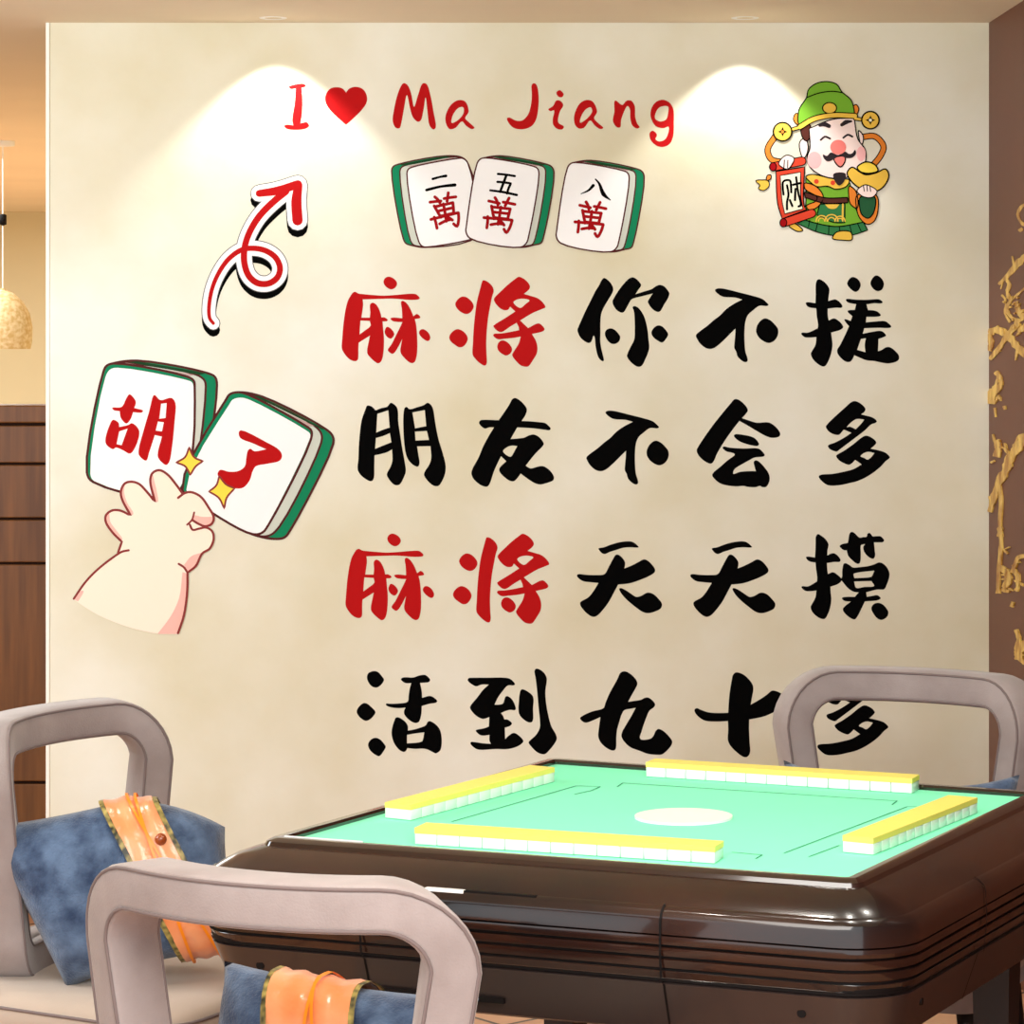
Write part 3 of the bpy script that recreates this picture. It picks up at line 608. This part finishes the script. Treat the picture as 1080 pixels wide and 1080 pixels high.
lathe('ceiling_rose', [(.05,CZ-lz),(.05,CZ-lz-.02),(.0,CZ-lz-.025)], 'white_plastic', pl, seg=24)

# ================================================================ the mahjong table
TZ = .78
A, B, Cc, D = [at(px, py, TZ) for px, py in ((301,888),(586,806),(1084,841),(893,931))]
Tc = (A+B+Cc+D)/4
E1 = ((D-A)+(Cc-B)).normalized(); E2 = Vector((-E1.y, E1.x, 0))
HL = .475
def tw(x, y, z):               # table frame (metres along the sides) -> room
    u, v = x/(2*HL)+.5, y/(2*HL)+.5
    p = A*(1-u)*(1-v) + D*u*(1-v) + Cc*u*v + B*(1-u)*v
    return Vector((p.x, p.y, TZ+z))
ang = math.atan2(E1.y, E1.x)
tab = empty('mahjong_table', (Tc.x, Tc.y, 0)); tag(tab, 'dark glossy brown mahjong table with a mint green felt top', 'table')
TI = Matrix.Translation(-tab.location)
def tp(name, me, m, parent=None, smooth=False):
    o = obj(name, me, m, parent or tab, smooth)
    if parent is None: o.matrix_parent_inverse = TI
    return o
def outline(o_, r, n=8):
    h = HL+o_; pts = []
    for cx_, cy_, a0 in ((h-r, h-r, 0), (-h+r, h-r, 90), (-h+r, -h+r, 180), (h-r, -h+r, 270)):
        for k in range(n+1):
            a = math.radians(a0+90*k/n); pts.append((cx_+r*math.cos(a), cy_+r*math.sin(a)))
    # extra points along the straight sides keep the shading even
    return pts
def sweep(name, prof, m, smooth=True, n=8, closed=False):
    vs = []; fs = []; N = None
    for o_, z, r in prof:
        q = outline(o_, r, n); N = len(q)
        for x, y in q: vs.append(tw(x, y, z))
    K = len(prof)
    for i in range(K if closed else K-1):
        for k in range(N): fs.append((i*N+k, i*N+(k+1) % N, ((i+1) % K)*N+(k+1) % N, ((i+1) % K)*N+k))
    o = tp(name, mesh(name, vs, fs), m, None, False)
    if smooth:
        for p in o.data.polygons: p.use_smooth = True
        try: o.data.set_sharp_from_angle(angle=math.radians(28))
        except Exception: pass
    return o
# felt top
def slab(name, pts, z0, z1, m, parent=None):
    vs = [tw(x, y, z1) for x, y in pts] + [tw(x, y, z0) for x, y in pts]; n = len(pts)
    fs = [tuple(range(n)), tuple(range(2*n-1, n-1, -1))] + [(i, i+n, (i+1) % n + n, (i+1) % n) for i in range(n)]
    return tp(name, mesh(name, vs, fs), m, parent)
fo = slab('felt_top', [(-HL-.004,-HL-.004),(HL+.004,-HL-.004),(HL+.004,HL+.004),(-HL-.004,HL+.004)], -.02, 0, 'felt')
# printed guide lines and centre disc
def inv(px, py):
    p = at(px, py, TZ); x = y = 0.0
    for _ in range(12):
        q = tw(x, y, 0); dx = tw(x+.01, y, 0)-q; dy = tw(x, y+.01, 0)-q; r = p-q
        det = dx.x*dy.y-dx.y*dy.x
        x += .01*(r.x*dy.y-r.y*dy.x)/det; y += .01*(dx.x*r.y-dx.y*r.x)/det
    return x, y
vs = []; fs = []
for seq in ([(827,900),(957,851),(967,851)], [(651,830),(657,826),(946,845),(941,849)], [(476,867),(608,829),(633,830),(624,834),(606,838)], [(772,899),(804,902),(797,906)], [(853,904),(885,892)]):
    for a, b2 in zip(seq, seq[1:]):
        (x0, y0), (x1, y1) = inv(*a), inv(*b2); l = math.hypot(x1-x0, y1-y0); nx, ny = -(y1-y0)/l*.0014, (x1-x0)/l*.0014
        k = len(vs); vs += [tw(x0+nx, y0+ny, .0006), tw(x0-nx, y0-ny, .0006), tw(x1-nx, y1-ny, .0006), tw(x1+nx, y1+ny, .0006)]; fs.append((k, k+1, k+2, k+3))
tp('printed_lines', mesh('printed_lines', vs, fs), 'felt_print')
cx0, cy0 = inv(721, 862.5)
q = [(cx0+.083*math.cos(k*PI/24), cy0+.083*math.sin(k*PI/24)) for k in range(48)]
slab('centre_disc', q, .0, .004, 'white_plastic')
# raised rail, sloping frame, grooved side and lower panel
sweep('rail', [(0,-.01,.004),(0,.005,.004),(.004,.009,.008),(.018,.009,.02),(.028,.004,.026),(.034,-.008,.03)], 'table_rail')
sweep('frame_top', [(.030,-.002,.03),(.05,-.007,.05),(.075,-.016,.07),(.096,-.028,.085),(.104,-.034,.09)], 'table_wood')
sweep('side_edge', [(.103,-.0335,.09),(.110,-.036,.095),(.117,-.043,.10),(.120,-.052,.105),(.121,-.074,.105),(.115,-.074,.10)], 'table_wood')
z = -.076
for k in range(4):
    h = (.0145,.0145,.0145,.012)[k]
    sweep('side_band', [(.113,z,.10),(.1205-.002*k,z-.001,.105),(.1215-.003*k,z-h/2,.105),(.1195-.003*k,z-h+.001,.105),(.111,z-h,.10)], 'table_wood')
    z -= h+.0032
sweep('groove_core', [(.106,-.05,.09),(.112,-.06,.095),(.109,-.146,.095),(.08,-.146,.09)], 'black_gap')
sweep('lower_panel', [(.102,-.146,.095),(.108,-.150,.095),(.082,-.224,.08),(.074,-.228,.08),(-.02,-.230,.06)], 'table_panel')
slab('underside', [(-HL-.03,-HL-.03),(HL+.03,-HL-.03),(HL+.03,HL+.03),(-HL-.03,HL+.03)], -.232, -.222, 'black_gap')
# seams across the near and right sides
def seam(side, t, name='seam'):
    prof = [(.1035,-.032),(.111,-.0355),(.1185,-.043),(.1218,-.052),(.1232,-.076),(.1235,-.10),(.119,-.146),(.1092,-.150),(.0832,-.225)]
    vs = []; fs = []
    for o_, zz in prof:
        for s_ in (-.0018, .0018):
            vs.append(tw(t+s_, -HL-o_, zz) if side == 0 else tw(HL+o_, t+s_, zz) if side == 1 else tw(-HL-o_, t+s_, zz))
    for i in range(len(prof)-1): fs.append((2*i, 2*i+1, 2*i+3, 2*i+2))
    tp(name, mesh(name, vs, fs), 'black_gap')
for t in (-.27, .228): seam(0, t)
for t in (-.17, .25): seam(1, t)
# drawer slot and white tab at the front edge
def onfront(x0, x1, o0, o1, z0, z1, name, m):
    vs = [tw(x, -HL-o_, z_) for z_ in (z0, z1) for x, o_ in ((x0,o0),(x1,o0),(x1,o1),(x0,o1))]
    fs = [(0,1,2,3),(4,5,6,7),(0,1,5,4),(1,2,6,5),(2,3,7,6),(3,0,4,7)]
    bm = bmesh.new(); bm.from_mesh(mesh('t', vs, fs)); tp(name, bmmesh(name, bm), m)
onfront(-.10, .02, .092, .110, -.042, -.0335, 'tray_slot', 'black_gap')
onfront(-.165, -.10, .092, .112, -.042, -.0332, 'tray_tab', 'white_plastic')
onfront(-.475, -.335, .0, .004, .001, .0105, 'edge_highlight', 'white_plastic')  # white sliver modelled in place of the highlight along the felt edge
onfront(-.30, -.04, .086, .096, -.205, -.196, 'score_slot', 'black_gap')
# screw caps on the lower panel
def cap(side, t, zz):
    o_ = .108-(-.150-zz)*.35-.001
    c = tw(t, -HL-o_, zz) if side == 0 else tw(HL+o_, t, zz)
    nrm = -E2 if side == 0 else E1
    bm = bmesh.new(); bmesh.ops.create_cone(bm, cap_ends=True, segments=20, radius1=.0075, radius2=.0065, depth=.005)
    bmesh.ops.transform(bm, matrix=Matrix.Translation(c) @ nrm.to_track_quat('Z', 'Y').to_matrix().to_4x4(), verts=bm.verts)
    tp('screw_cap', bmmesh('screw_cap', bm), 'black_gap')
cap(0, -.46, -.178); cap(0, .44, -.178); cap(1, -.42, -.178)
# legs under the corners
for sx in (-1, 1):
    for sy in (-1, 1):
        bm = bmesh.new()
        vs = []
        for z_, e in ((-.225,.036),(-.5,.03),(-.78,.026)):
            for dx, dy in ((-e,-e),(e,-e),(e,e),(-e,e)): vs.append(bm.verts.new(tw(sx*(.43 if z_ > -.7 else .44)+dx, sy*.43+dy, z_)))
        for i in range(2):
            for k in range(4): bm.faces.new((vs[4*i+k], vs[4*i+(k+1) % 4], vs[4*i+4+(k+1) % 4], vs[4*i+4+k]))
        bm.faces.new(vs[:4]); bm.faces.new(vs[8:])
        tp('leg', bmmesh('leg', bm), 'dark_metal')

# ================================================================ rows of tiles
TH, TD = .0265, .052
def tile_mesh(L):
    g = .0006
    bm = bmesh.new(); box(bm, g, L-g, 0, TD, 0, TH*.66, .0012, 2); a = bmmesh('tile_body', bm)
    bm = bmesh.new(); box(bm, .0001, L-.0001, 0, TD, TH*.66+.0001, TH); b2 = bmmesh('tile_back', bm)
    return a, b2
ORD = ['first','second','third','fourth','fifth','sixth','seventh','eighth','ninth','tenth','eleventh','twelfth','last']
def row(p0, p1, side, rowname, start, grp):
    a, b2 = at(p0[0], p0[1], TZ), at(p1[0], p1[1], TZ)
    d_ = (b2-a); L = d_.length/13; d_.normalize(); n = Vector((-d_.y, d_.x, 0))
    if side < 0: n = -n
    m0, m1 = tile_mesh(L); mats0 = None
    proto = None
    for k in range(13):
        if k == 0:
            t = empty('mahjong_tile', (0,0,0))
            x = obj('tile_body', m0, 'tile_white', t, True); y = obj('tile_back', m1, 'tile_yellow', t)
            for mm in (m0,):
                try: mm.set_sharp_from_angle(angle=math.radians(50))
                except Exception: pass
            kids = (x, y)
        else:
            t = proto.copy(); C.objects.link(t)
            for o_ in kids: c_ = o_.copy(); c_.parent = t; C.objects.link(c_)
        proto = proto or t
        q = a + d_*L*k
        if side > 0: t.matrix_world = Matrix(((d_.x, n.x, 0, q.x), (d_.y, n.y, 0, q.y), (0, 0, 1, TZ+.0008), (0,0,0,1)))
        else:
            q = a + d_*L*(k+1)
            t.matrix_world = Matrix(((-d_.x, n.x, 0, q.x), (-d_.y, n.y, 0, q.y), (0, 0, 1, TZ+.0008), (0,0,0,1)))
        tag(t, 'yellow-backed white mahjong tile, %s from the %s of the %s' % (ORD[k], start, rowname) if k < 12 else 'yellow-backed white mahjong tile, last one counted from the %s of the %s' % (start, rowname), 'mahjong tile', grp)
row((437,891), (754,911.5), 1, 'near row', 'left end', 'mahjong tiles in the near row')
row((433,866), (585,825), 1, 'left row', 'near end', 'mahjong tiles in the left row')
row((681,819.5), (962,837.5), 1, 'far row', 'left end', 'mahjong tiles in the far row')
row((921,902.5), (1031,858), 1, 'right row', 'near end', 'mahjong tiles in the right row')

# ================================================================ chairs
def chair_arc(s, k=.095, w=.285):   # plan of the wrapped back: s across, returns (x, y)
    t = s/w; return s*(1-.06*t*t), k*t*t
def loop_pts(W0, W1, z0, z1, r, n=9):
    """rounded rectangle, narrower at the bottom, as (s, z)"""
    pts = []
    for sx, z_, a0, hw in ((1, z1, 0, W1), (-1, z1, 90, W1), (-1, z0, 180, W0), (1, z0, 270, W0)):
        rr = r if z_ == z1 else r*.8
        cx_, cz_ = sx*(hw-rr), z_ + (-rr if z_ == z1 else rr)
        for k in range(n+1):
            a = math.radians(a0+90*k/n); pts.append((cx_+rr*math.cos(a), cz_+rr*math.sin(a)))
    out = []
    for i in range(len(pts)):
        a, b2 = pts[i], pts[(i+1) % len(pts)]
        m_ = max(1, int(math.dist(a, b2)/.03))
        for k in range(m_): out.append((a[0]+(b2[0]-a[0])*k/m_, a[1]+(b2[1]-a[1])*k/m_))
    return out
def lift(s, z, d_, lean=.10):      # (across, height, through) -> local xyz ; d_ pushes out of the back
    x, y = chair_arc(s); dx = (chair_arc(s+.001)[0]-x); dy = (chair_arc(s+.001)[1]-y); l = math.hypot(dx, dy)
    nx, ny = dy/l, -dx/l
    return Vector((x+nx*d_, y+ny*d_ - lean*(z-.43), z))
def tube(name, pts, r, m, parent, closed=False, seg=8):
    vs = []; fs = []; N = len(pts); prev = None
    for i, p in enumerate(pts):
        a = pts[i-1] if (i or closed) else p; e = pts[(i+1) % N] if (i < N-1 or closed) else p
        t = (e-a).normalized(); up = Vector((0,0,1)) if abs(t.z) < .9 else Vector((1,0,0))
        if prev is not None: up = prev
        x = t.cross(up).normalized(); y = x.cross(t); prev = y
        for k in range(seg): an = 2*PI*k/seg; vs.append(p + x*r*math.cos(an) + y*r*math.sin(an))
    for i in range(N if closed else N-1):
        for k in range(seg): fs.append((i*seg+k, i*seg+(k+1) % seg, ((i+1) % N)*seg+(k+1) % seg, ((i+1) % N)*seg+k))
    return obj(name, mesh(name, vs, fs), m, parent, True)
def make_chair(name, loc, rz, label, ZB=.415, ZT=.88):
    t = empty(name, loc, rz); tag(t, label, 'chair', 'grey upholstered chairs around the table')
    W, TK = .033, .042            # half width of the band, half thickness
    mid = loop_pts(.215, .262, ZB+.02, ZT-W, .085)
    N = len(mid)
    def ring(off, d_):
        out = []
        for i, (s, z_) in enumerate(mid):
            a, b2 = mid[i-1], mid[(i+1) % N]; tx, tz = b2[0]-a[0], b2[1]-a[1]; l = math.hypot(tx, tz)
            out.append((s+tz/l*off, z_-tx/l*off, d_))
        return [lift(*q) for q in out]
    sec = [(W,-TK+.008),(W,TK-.008),(W-.004,TK-.002),(W-.012,TK),(-W+.012,TK),(-W+.004,TK-.002),(-W,TK-.008),(-W,-TK+.008),(-W+.004,-TK+.002),(-W+.012,-TK),(W-.012,-TK),(W-.004,-TK+.002)]
    rings = [ring(a, b2) for a, b2 in sec]; K = len(sec)
    vs = [rings[j][i] for i in range(N) for j in range(K)]
    fs = [(i*K+j, i*K+(j+1) % K, ((i+1) % N)*K+(j+1) % K, ((i+1) % N)*K+j) for i in range(N) for j in range(K)]
    bm = bmesh.new(); bm.from_mesh(mesh('t', vs, fs)); bk = obj('backrest', bmmesh('backrest', bm), 'chair_fabric', t, True)
    for off, d_ in ((W-.006,TK-.003),(W-.006,-TK+.003),(-W+.006,TK-.003),(-W+.006,-TK+.003)):
        tube('piping', ring(off*1.03, d_*1.04), .0028, 'chair_piping', bk, True, 6)
    # lower back pad closing the back under the opening
    vs = []; fs = []; n = 16
    for i in range(n+1):
        s = -.20+.40*i/n
        for z_, d_ in ((.40,.02),(.47,.022),(.475,-.0),(.47,-.022),(.40,-.02)): vs.append(lift(s, z_, d_))
    for i in range(n):
        for j in range(4): fs.append((i*5+j, i*5+j+1, i*5+5+j+1, i*5+5+j))
    obj('back_pad', mesh('back_pad', vs, fs), 'chair_fabric', t, True)
    # seat: rounded cushion
    def rr(hw, hd, r, z_, cy_):
        out = []
        for sx, sy, a0 in ((1,1,0),(-1,1,90),(-1,-1,180),(1,-1,270)):
            for k in range(7):
                a = math.radians(a0+15*k); out.append(Vector((sx*(hw-r)+r*math.cos(a), cy_+sy*(hd-r)+r*math.sin(a), z_)))
        return out
    def stack(name_, layers, m, par):
        vs = [p for l in layers for p in l]; n_ = len(layers[0]); fs = []
        for i in range(len(layers)-1):
            for k in range(n_): fs.append((i*n_+k, i*n_+(k+1) % n_, (i+1)*n_+(k+1) % n_, (i+1)*n_+k))
        fs.append(tuple(range(n_-1, -1, -1))); fs.append(tuple(range(len(vs)-n_, len(vs))))
        o = obj(name_, mesh(name_, vs, fs), m, par, True)
        try: o.data.set_sharp_from_angle(angle=math.radians(60))
        except Exception: pass
        return o
    SY = .22
    se = stack('seat', [rr(.285,.25,.09,.325,SY), rr(.30,.265,.10,.34,SY), rr(.302,.267,.10,.37,SY), rr(.298,.263,.10,.395,SY), rr(.28,.245,.09,.408,SY), rr(.24,.205,.08,.414,SY)], 'chair_seat', t)
    tube('piping', rr(.300,.265,.10,.388,SY), .003, 'chair_piping', se, True, 6)
    stack('seat_rail', [rr(.26,.225,.08,.27,SY), rr(.275,.24,.08,.327,SY)], 'chair_fabric', t)
    for sx in (-1, 1):
        for sy in (-1, 1):
            bx_, by_ = sx*.215, SY+sy*.18; vs = []; 
            for z_, e, dx, dy in ((.28,.022,0,0),(0,.012,sx*.03,sy*.03)):
                for k in range(10): a = 2*PI*k/10; vs.append((bx_+dx+e*math.cos(a), by_+dy+e*math.sin(a), z_))
            fs = [(k, (k+1) % 10, 10+(k+1) % 10, 10+k) for k in range(10)] + [tuple(range(9,-1,-1)), tuple(range(10,20))]
            obj('leg', mesh('leg', vs, fs), 'dark_metal', t, True)
    return t

def make_pillow(loc, rot, label, w=.44, h=.34, th=.15, band=(-.02,.10), tilt=0, taper=1.0, drop=0, dip=.08):
    """denim cushion gathered by an orange satin sleeve; local x across, z up, y through"""
    t = empty('denim_cushion', loc); t.rotation_euler = rot
    tag(t, label, 'cushion', 'denim cushions with orange satin bands')
    def sag(u, v): return drop*max(0, (u-.1)/.9)**2*(v+1)/2
    def tap(u, v): return taper+(1-taper)*(v+1)/2 if u < 0 else 1
    def surf(u, v, sg, grow=0):    # u, v in -1..1
        e = (1-abs(u)**3.2)*(1-abs(v)**3.2); e = max(e, 0)**.5
        px_ = u*(w/2)*(1-.07*(1-abs(u))*0 - .06*(1-v*v)*abs(u)**4); pz_ = v*(h/2)*(1-dip*(1-u*u)*abs(v)**4) - sag(u, v)
        y_ = sg*(th/2*e + grow)
        wr = .004*noise.noise(Vector((u*3, v*3, sg*2+loc[0]*5)))*e
        px_ *= tap(u, v)
        return Vector((px_, y_+sg*wr, pz_))
    bm = bmesh.new(); n = 28; gr = {}
    for sg in (-1, 1):
        for i in range(n+1):
            for j in range(n+1):
                u, v = -1+2*i/n, -1+2*j/n
                if sg == 1 and (i in (0, n) or j in (0, n)): gr[sg, i, j] = gr[-1, i, j]; continue
                gr[sg, i, j] = bm.verts.new(surf(u, v, sg))
        for i in range(n):
            for j in range(n):
                q = [gr[sg, i, j], gr[sg, i+1, j], gr[sg, i+1, j+1], gr[sg, i, j+1]]
                bm.faces.new(q)
    obj('cover', bmmesh('cover', bm), 'denim', t, True)
    def sleeve(name_, u0, u1, grow, m, par=None, folds=0, tl=tilt):
        vs = []; fs = []; A_ = 40; B_ = 12
        for i in range(B_+1):
            for k in range(A_):
                a = 2*PI*k/A_; c, s_ = math.cos(a), math.sin(a)
                v = max(-1, min(1, s_*1.0)); u = u0+(u1-u0)*i/B_ + tl*v
                e = max((1-abs(u)**3.2)*(1-abs(v)**3.2), 0)**.5
                y_ = th/2*e+grow
                f_ = folds*math.sin((u-tl*v)*34+2*math.sin(a*2+u*4)); 
                vs.append(Vector((u*w/2*tap(u, v), (y_+f_)*(1 if c >= 0 else -1)*min(1, abs(c)*3+.0), v*h/2*(1-dip*(1-u*u)*abs(v)**4) - sag(u, v) + (grow+f_)*(1 if s_ > 0 else -1)*abs(s_)**6)))
        for i in range(B_):
            for k in range(A_): fs.append((i*A_+k, i*A_+(k+1) % A_, (i+1)*A_+(k+1) % A_, (i+1)*A_+k))
        return obj(name_, mesh(name_, vs, fs), m, par or t, True)
    b0, b1 = band; b0, b1 = b0*2/w, b1*2/w
    sl = sleeve('satin_band', b0, b1, .011, 'orange_satin', folds=.0022)
    sleeve('trim', b0-.04, b0+.005, .012, 'brocade_trim', sl); sleeve('trim', b1-.005, b1+.04, .012, 'brocade_trim', sl)
    for uu, ds in ((b0+(b1-b0)*.42, .10), (b0+(b1-b0)*.62, -.05)):
        sleeve('cord', uu-.012, uu+.012, .017, 'orange_cord', sl, tl=tilt+ds)
    bm = bmesh.new(); bmesh.ops.create_uvsphere(bm, u_segments=16, v_segments=10, radius=.011)
    bmesh.ops.translate(bm, verts=bm.verts, vec=(w/2*(b0+(b1-b0)*.55), -(th/2*.9+.016), h*.18))
    obj('bead', bmmesh('bead', bm), 'bead', sl, True)
    return t
# ================================================================ placing
R = math.radians
make_chair('upholstered_chair', (-.33, 3.81, 0), ang, 'grey upholstered chair seen from behind at the near side of the table')
make_pillow((-.25, 4.045, .55), (R(-14), R(3), ang+R(2)), 'denim cushion on the nearest chair, orange band showing through its back', w=.40, h=.255, th=.15, band=(-.07,.06), tilt=-.16)
make_chair('upholstered_chair', (-.872, 5.42, 0), ang-PI/2-R(6), 'grey upholstered chair at the left edge with a large leaning cushion')
make_pillow((-.735, 5.215, .582), (R(-14), R(-12), R(6)), 'largest visible denim cushion, leaning on the left chair', w=.45, h=.32, th=.17, band=(.062,.150), tilt=-.20, taper=.5, drop=.10)
make_chair('upholstered_chair', (.85, 6.03, 0), ang+PI, 'grey upholstered chair behind the table by the brown wall')
make_pillow((.79, 5.84, .575), (R(10), 0, ang+PI), 'denim cushion on the far chair, only its top showing over the table', w=.50, h=.26, th=.14, band=(-.03,.06), dip=.34)

# ================================================================ lights
def area(name, loc, target, size, power, col, sy=None):
    l = bpy.data.lights.new(name, 'AREA'); l.energy = power; l.color = col; l.shape = 'RECTANGLE'; l.size = size; l.size_y = sy or size
    o = bpy.data.objects.new(name, l); C.objects.link(o); o.location = loc
    o.rotation_euler = (Vector(target)-Vector(loc)).to_track_quat('-Z', 'Y').to_euler(); return o
def spot(name, loc, target, power, ang_, blend, col, r=.02):
    l = bpy.data.lights.new(name, 'SPOT'); l.energy = power; l.color = col; l.spot_size = R(ang_); l.spot_blend = blend; l.shadow_soft_size = r
    o = bpy.data.objects.new(name, l); C.objects.link(o); o.location = loc
    o.rotation_euler = (Vector(target)-Vector(loc)).to_track_quat('-Z', 'Y').to_euler(); return o
for px in (292, 782):
    x = wx(px)
    spot('wall_washer', (x, WY-.115, CZ-.012), (x, WY-.115, 0), 11, 97, .35, (1,.985,.96), .012)
    dl = empty('downlight', (x, WY-.115, CZ)); tag(dl, 'small recessed ceiling downlight over the %s of the wall' % ('left half' if px < 500 else 'right half'), 'ceiling light')
    lathe('trim_ring', [(.022,-.0005),(.034,-.0015),(.036,0)], 'white_plastic', dl, 24)
area('left_fill_light', (-2.3, 5.0, 1.9), (-.8, 7.3, 1.2), 1.2, 40, (.84,.94,1), 1.4)  # added soft light, brightens the wall from the left; no window there
area('room_fill_light', (.2, 2.6, 2.33), (.3, 4.4, .6), 2.2, 84, (1,.97,.92), 1.6)  # added unseen overhead fill for the table and chairs
for x, y in ((.15,4.3),(.55,4.3),(.95,4.6),(-.34,3.75),(-.85,5.35),(.85,6.05)):  # spots for the table glints, plus added ones to brighten the chair tops
    spot('ceiling_spot_and_fill', (x, y, CZ-.02), (x, y, 0), 17 if x*y < 0 or y > 6 else 14, 62 if x*y < 0 or y > 6 else 110, .8, (1,.95,.86), .03)
area('hall_fill_light', (-3.4, 13.5, 2.33), (-3.4, 13.5, 0), 2.5, 215, (.93,1,.96), 8)  # added unseen fill that brightens the deep hall
w = bpy.data.worlds.new('World'); bpy.context.scene.world = w; w.use_nodes = True
w.node_tree.nodes['Background'].inputs['Color'].default_value = (.90,.96,1,1); w.node_tree.nodes['Background'].inputs['Strength'].default_value = 1.55

# ================================================================ camera
cam = bpy.data.cameras.new('Camera'); co = bpy.data.objects.new('Camera', cam); C.objects.link(co)
co.location = (0, 0, CAMZ); co.rotation_euler = (PI/2, 0, 0)
cam.lens = 100; cam.sensor_width = 36; cam.shift_y = -(540-HZ)/1080; cam.clip_end = 60
sc_ = bpy.context.scene; sc_.camera = co
vs_ = sc_.view_settings; vs_.view_transform = 'Standard'; vs_.look = 'None'; vs_.gamma = 1; vs_.exposure = .40; vs_.use_curve_mapping = False
for o in bpy.data.objects:
    if 'o' in o.keys(): del o['o']
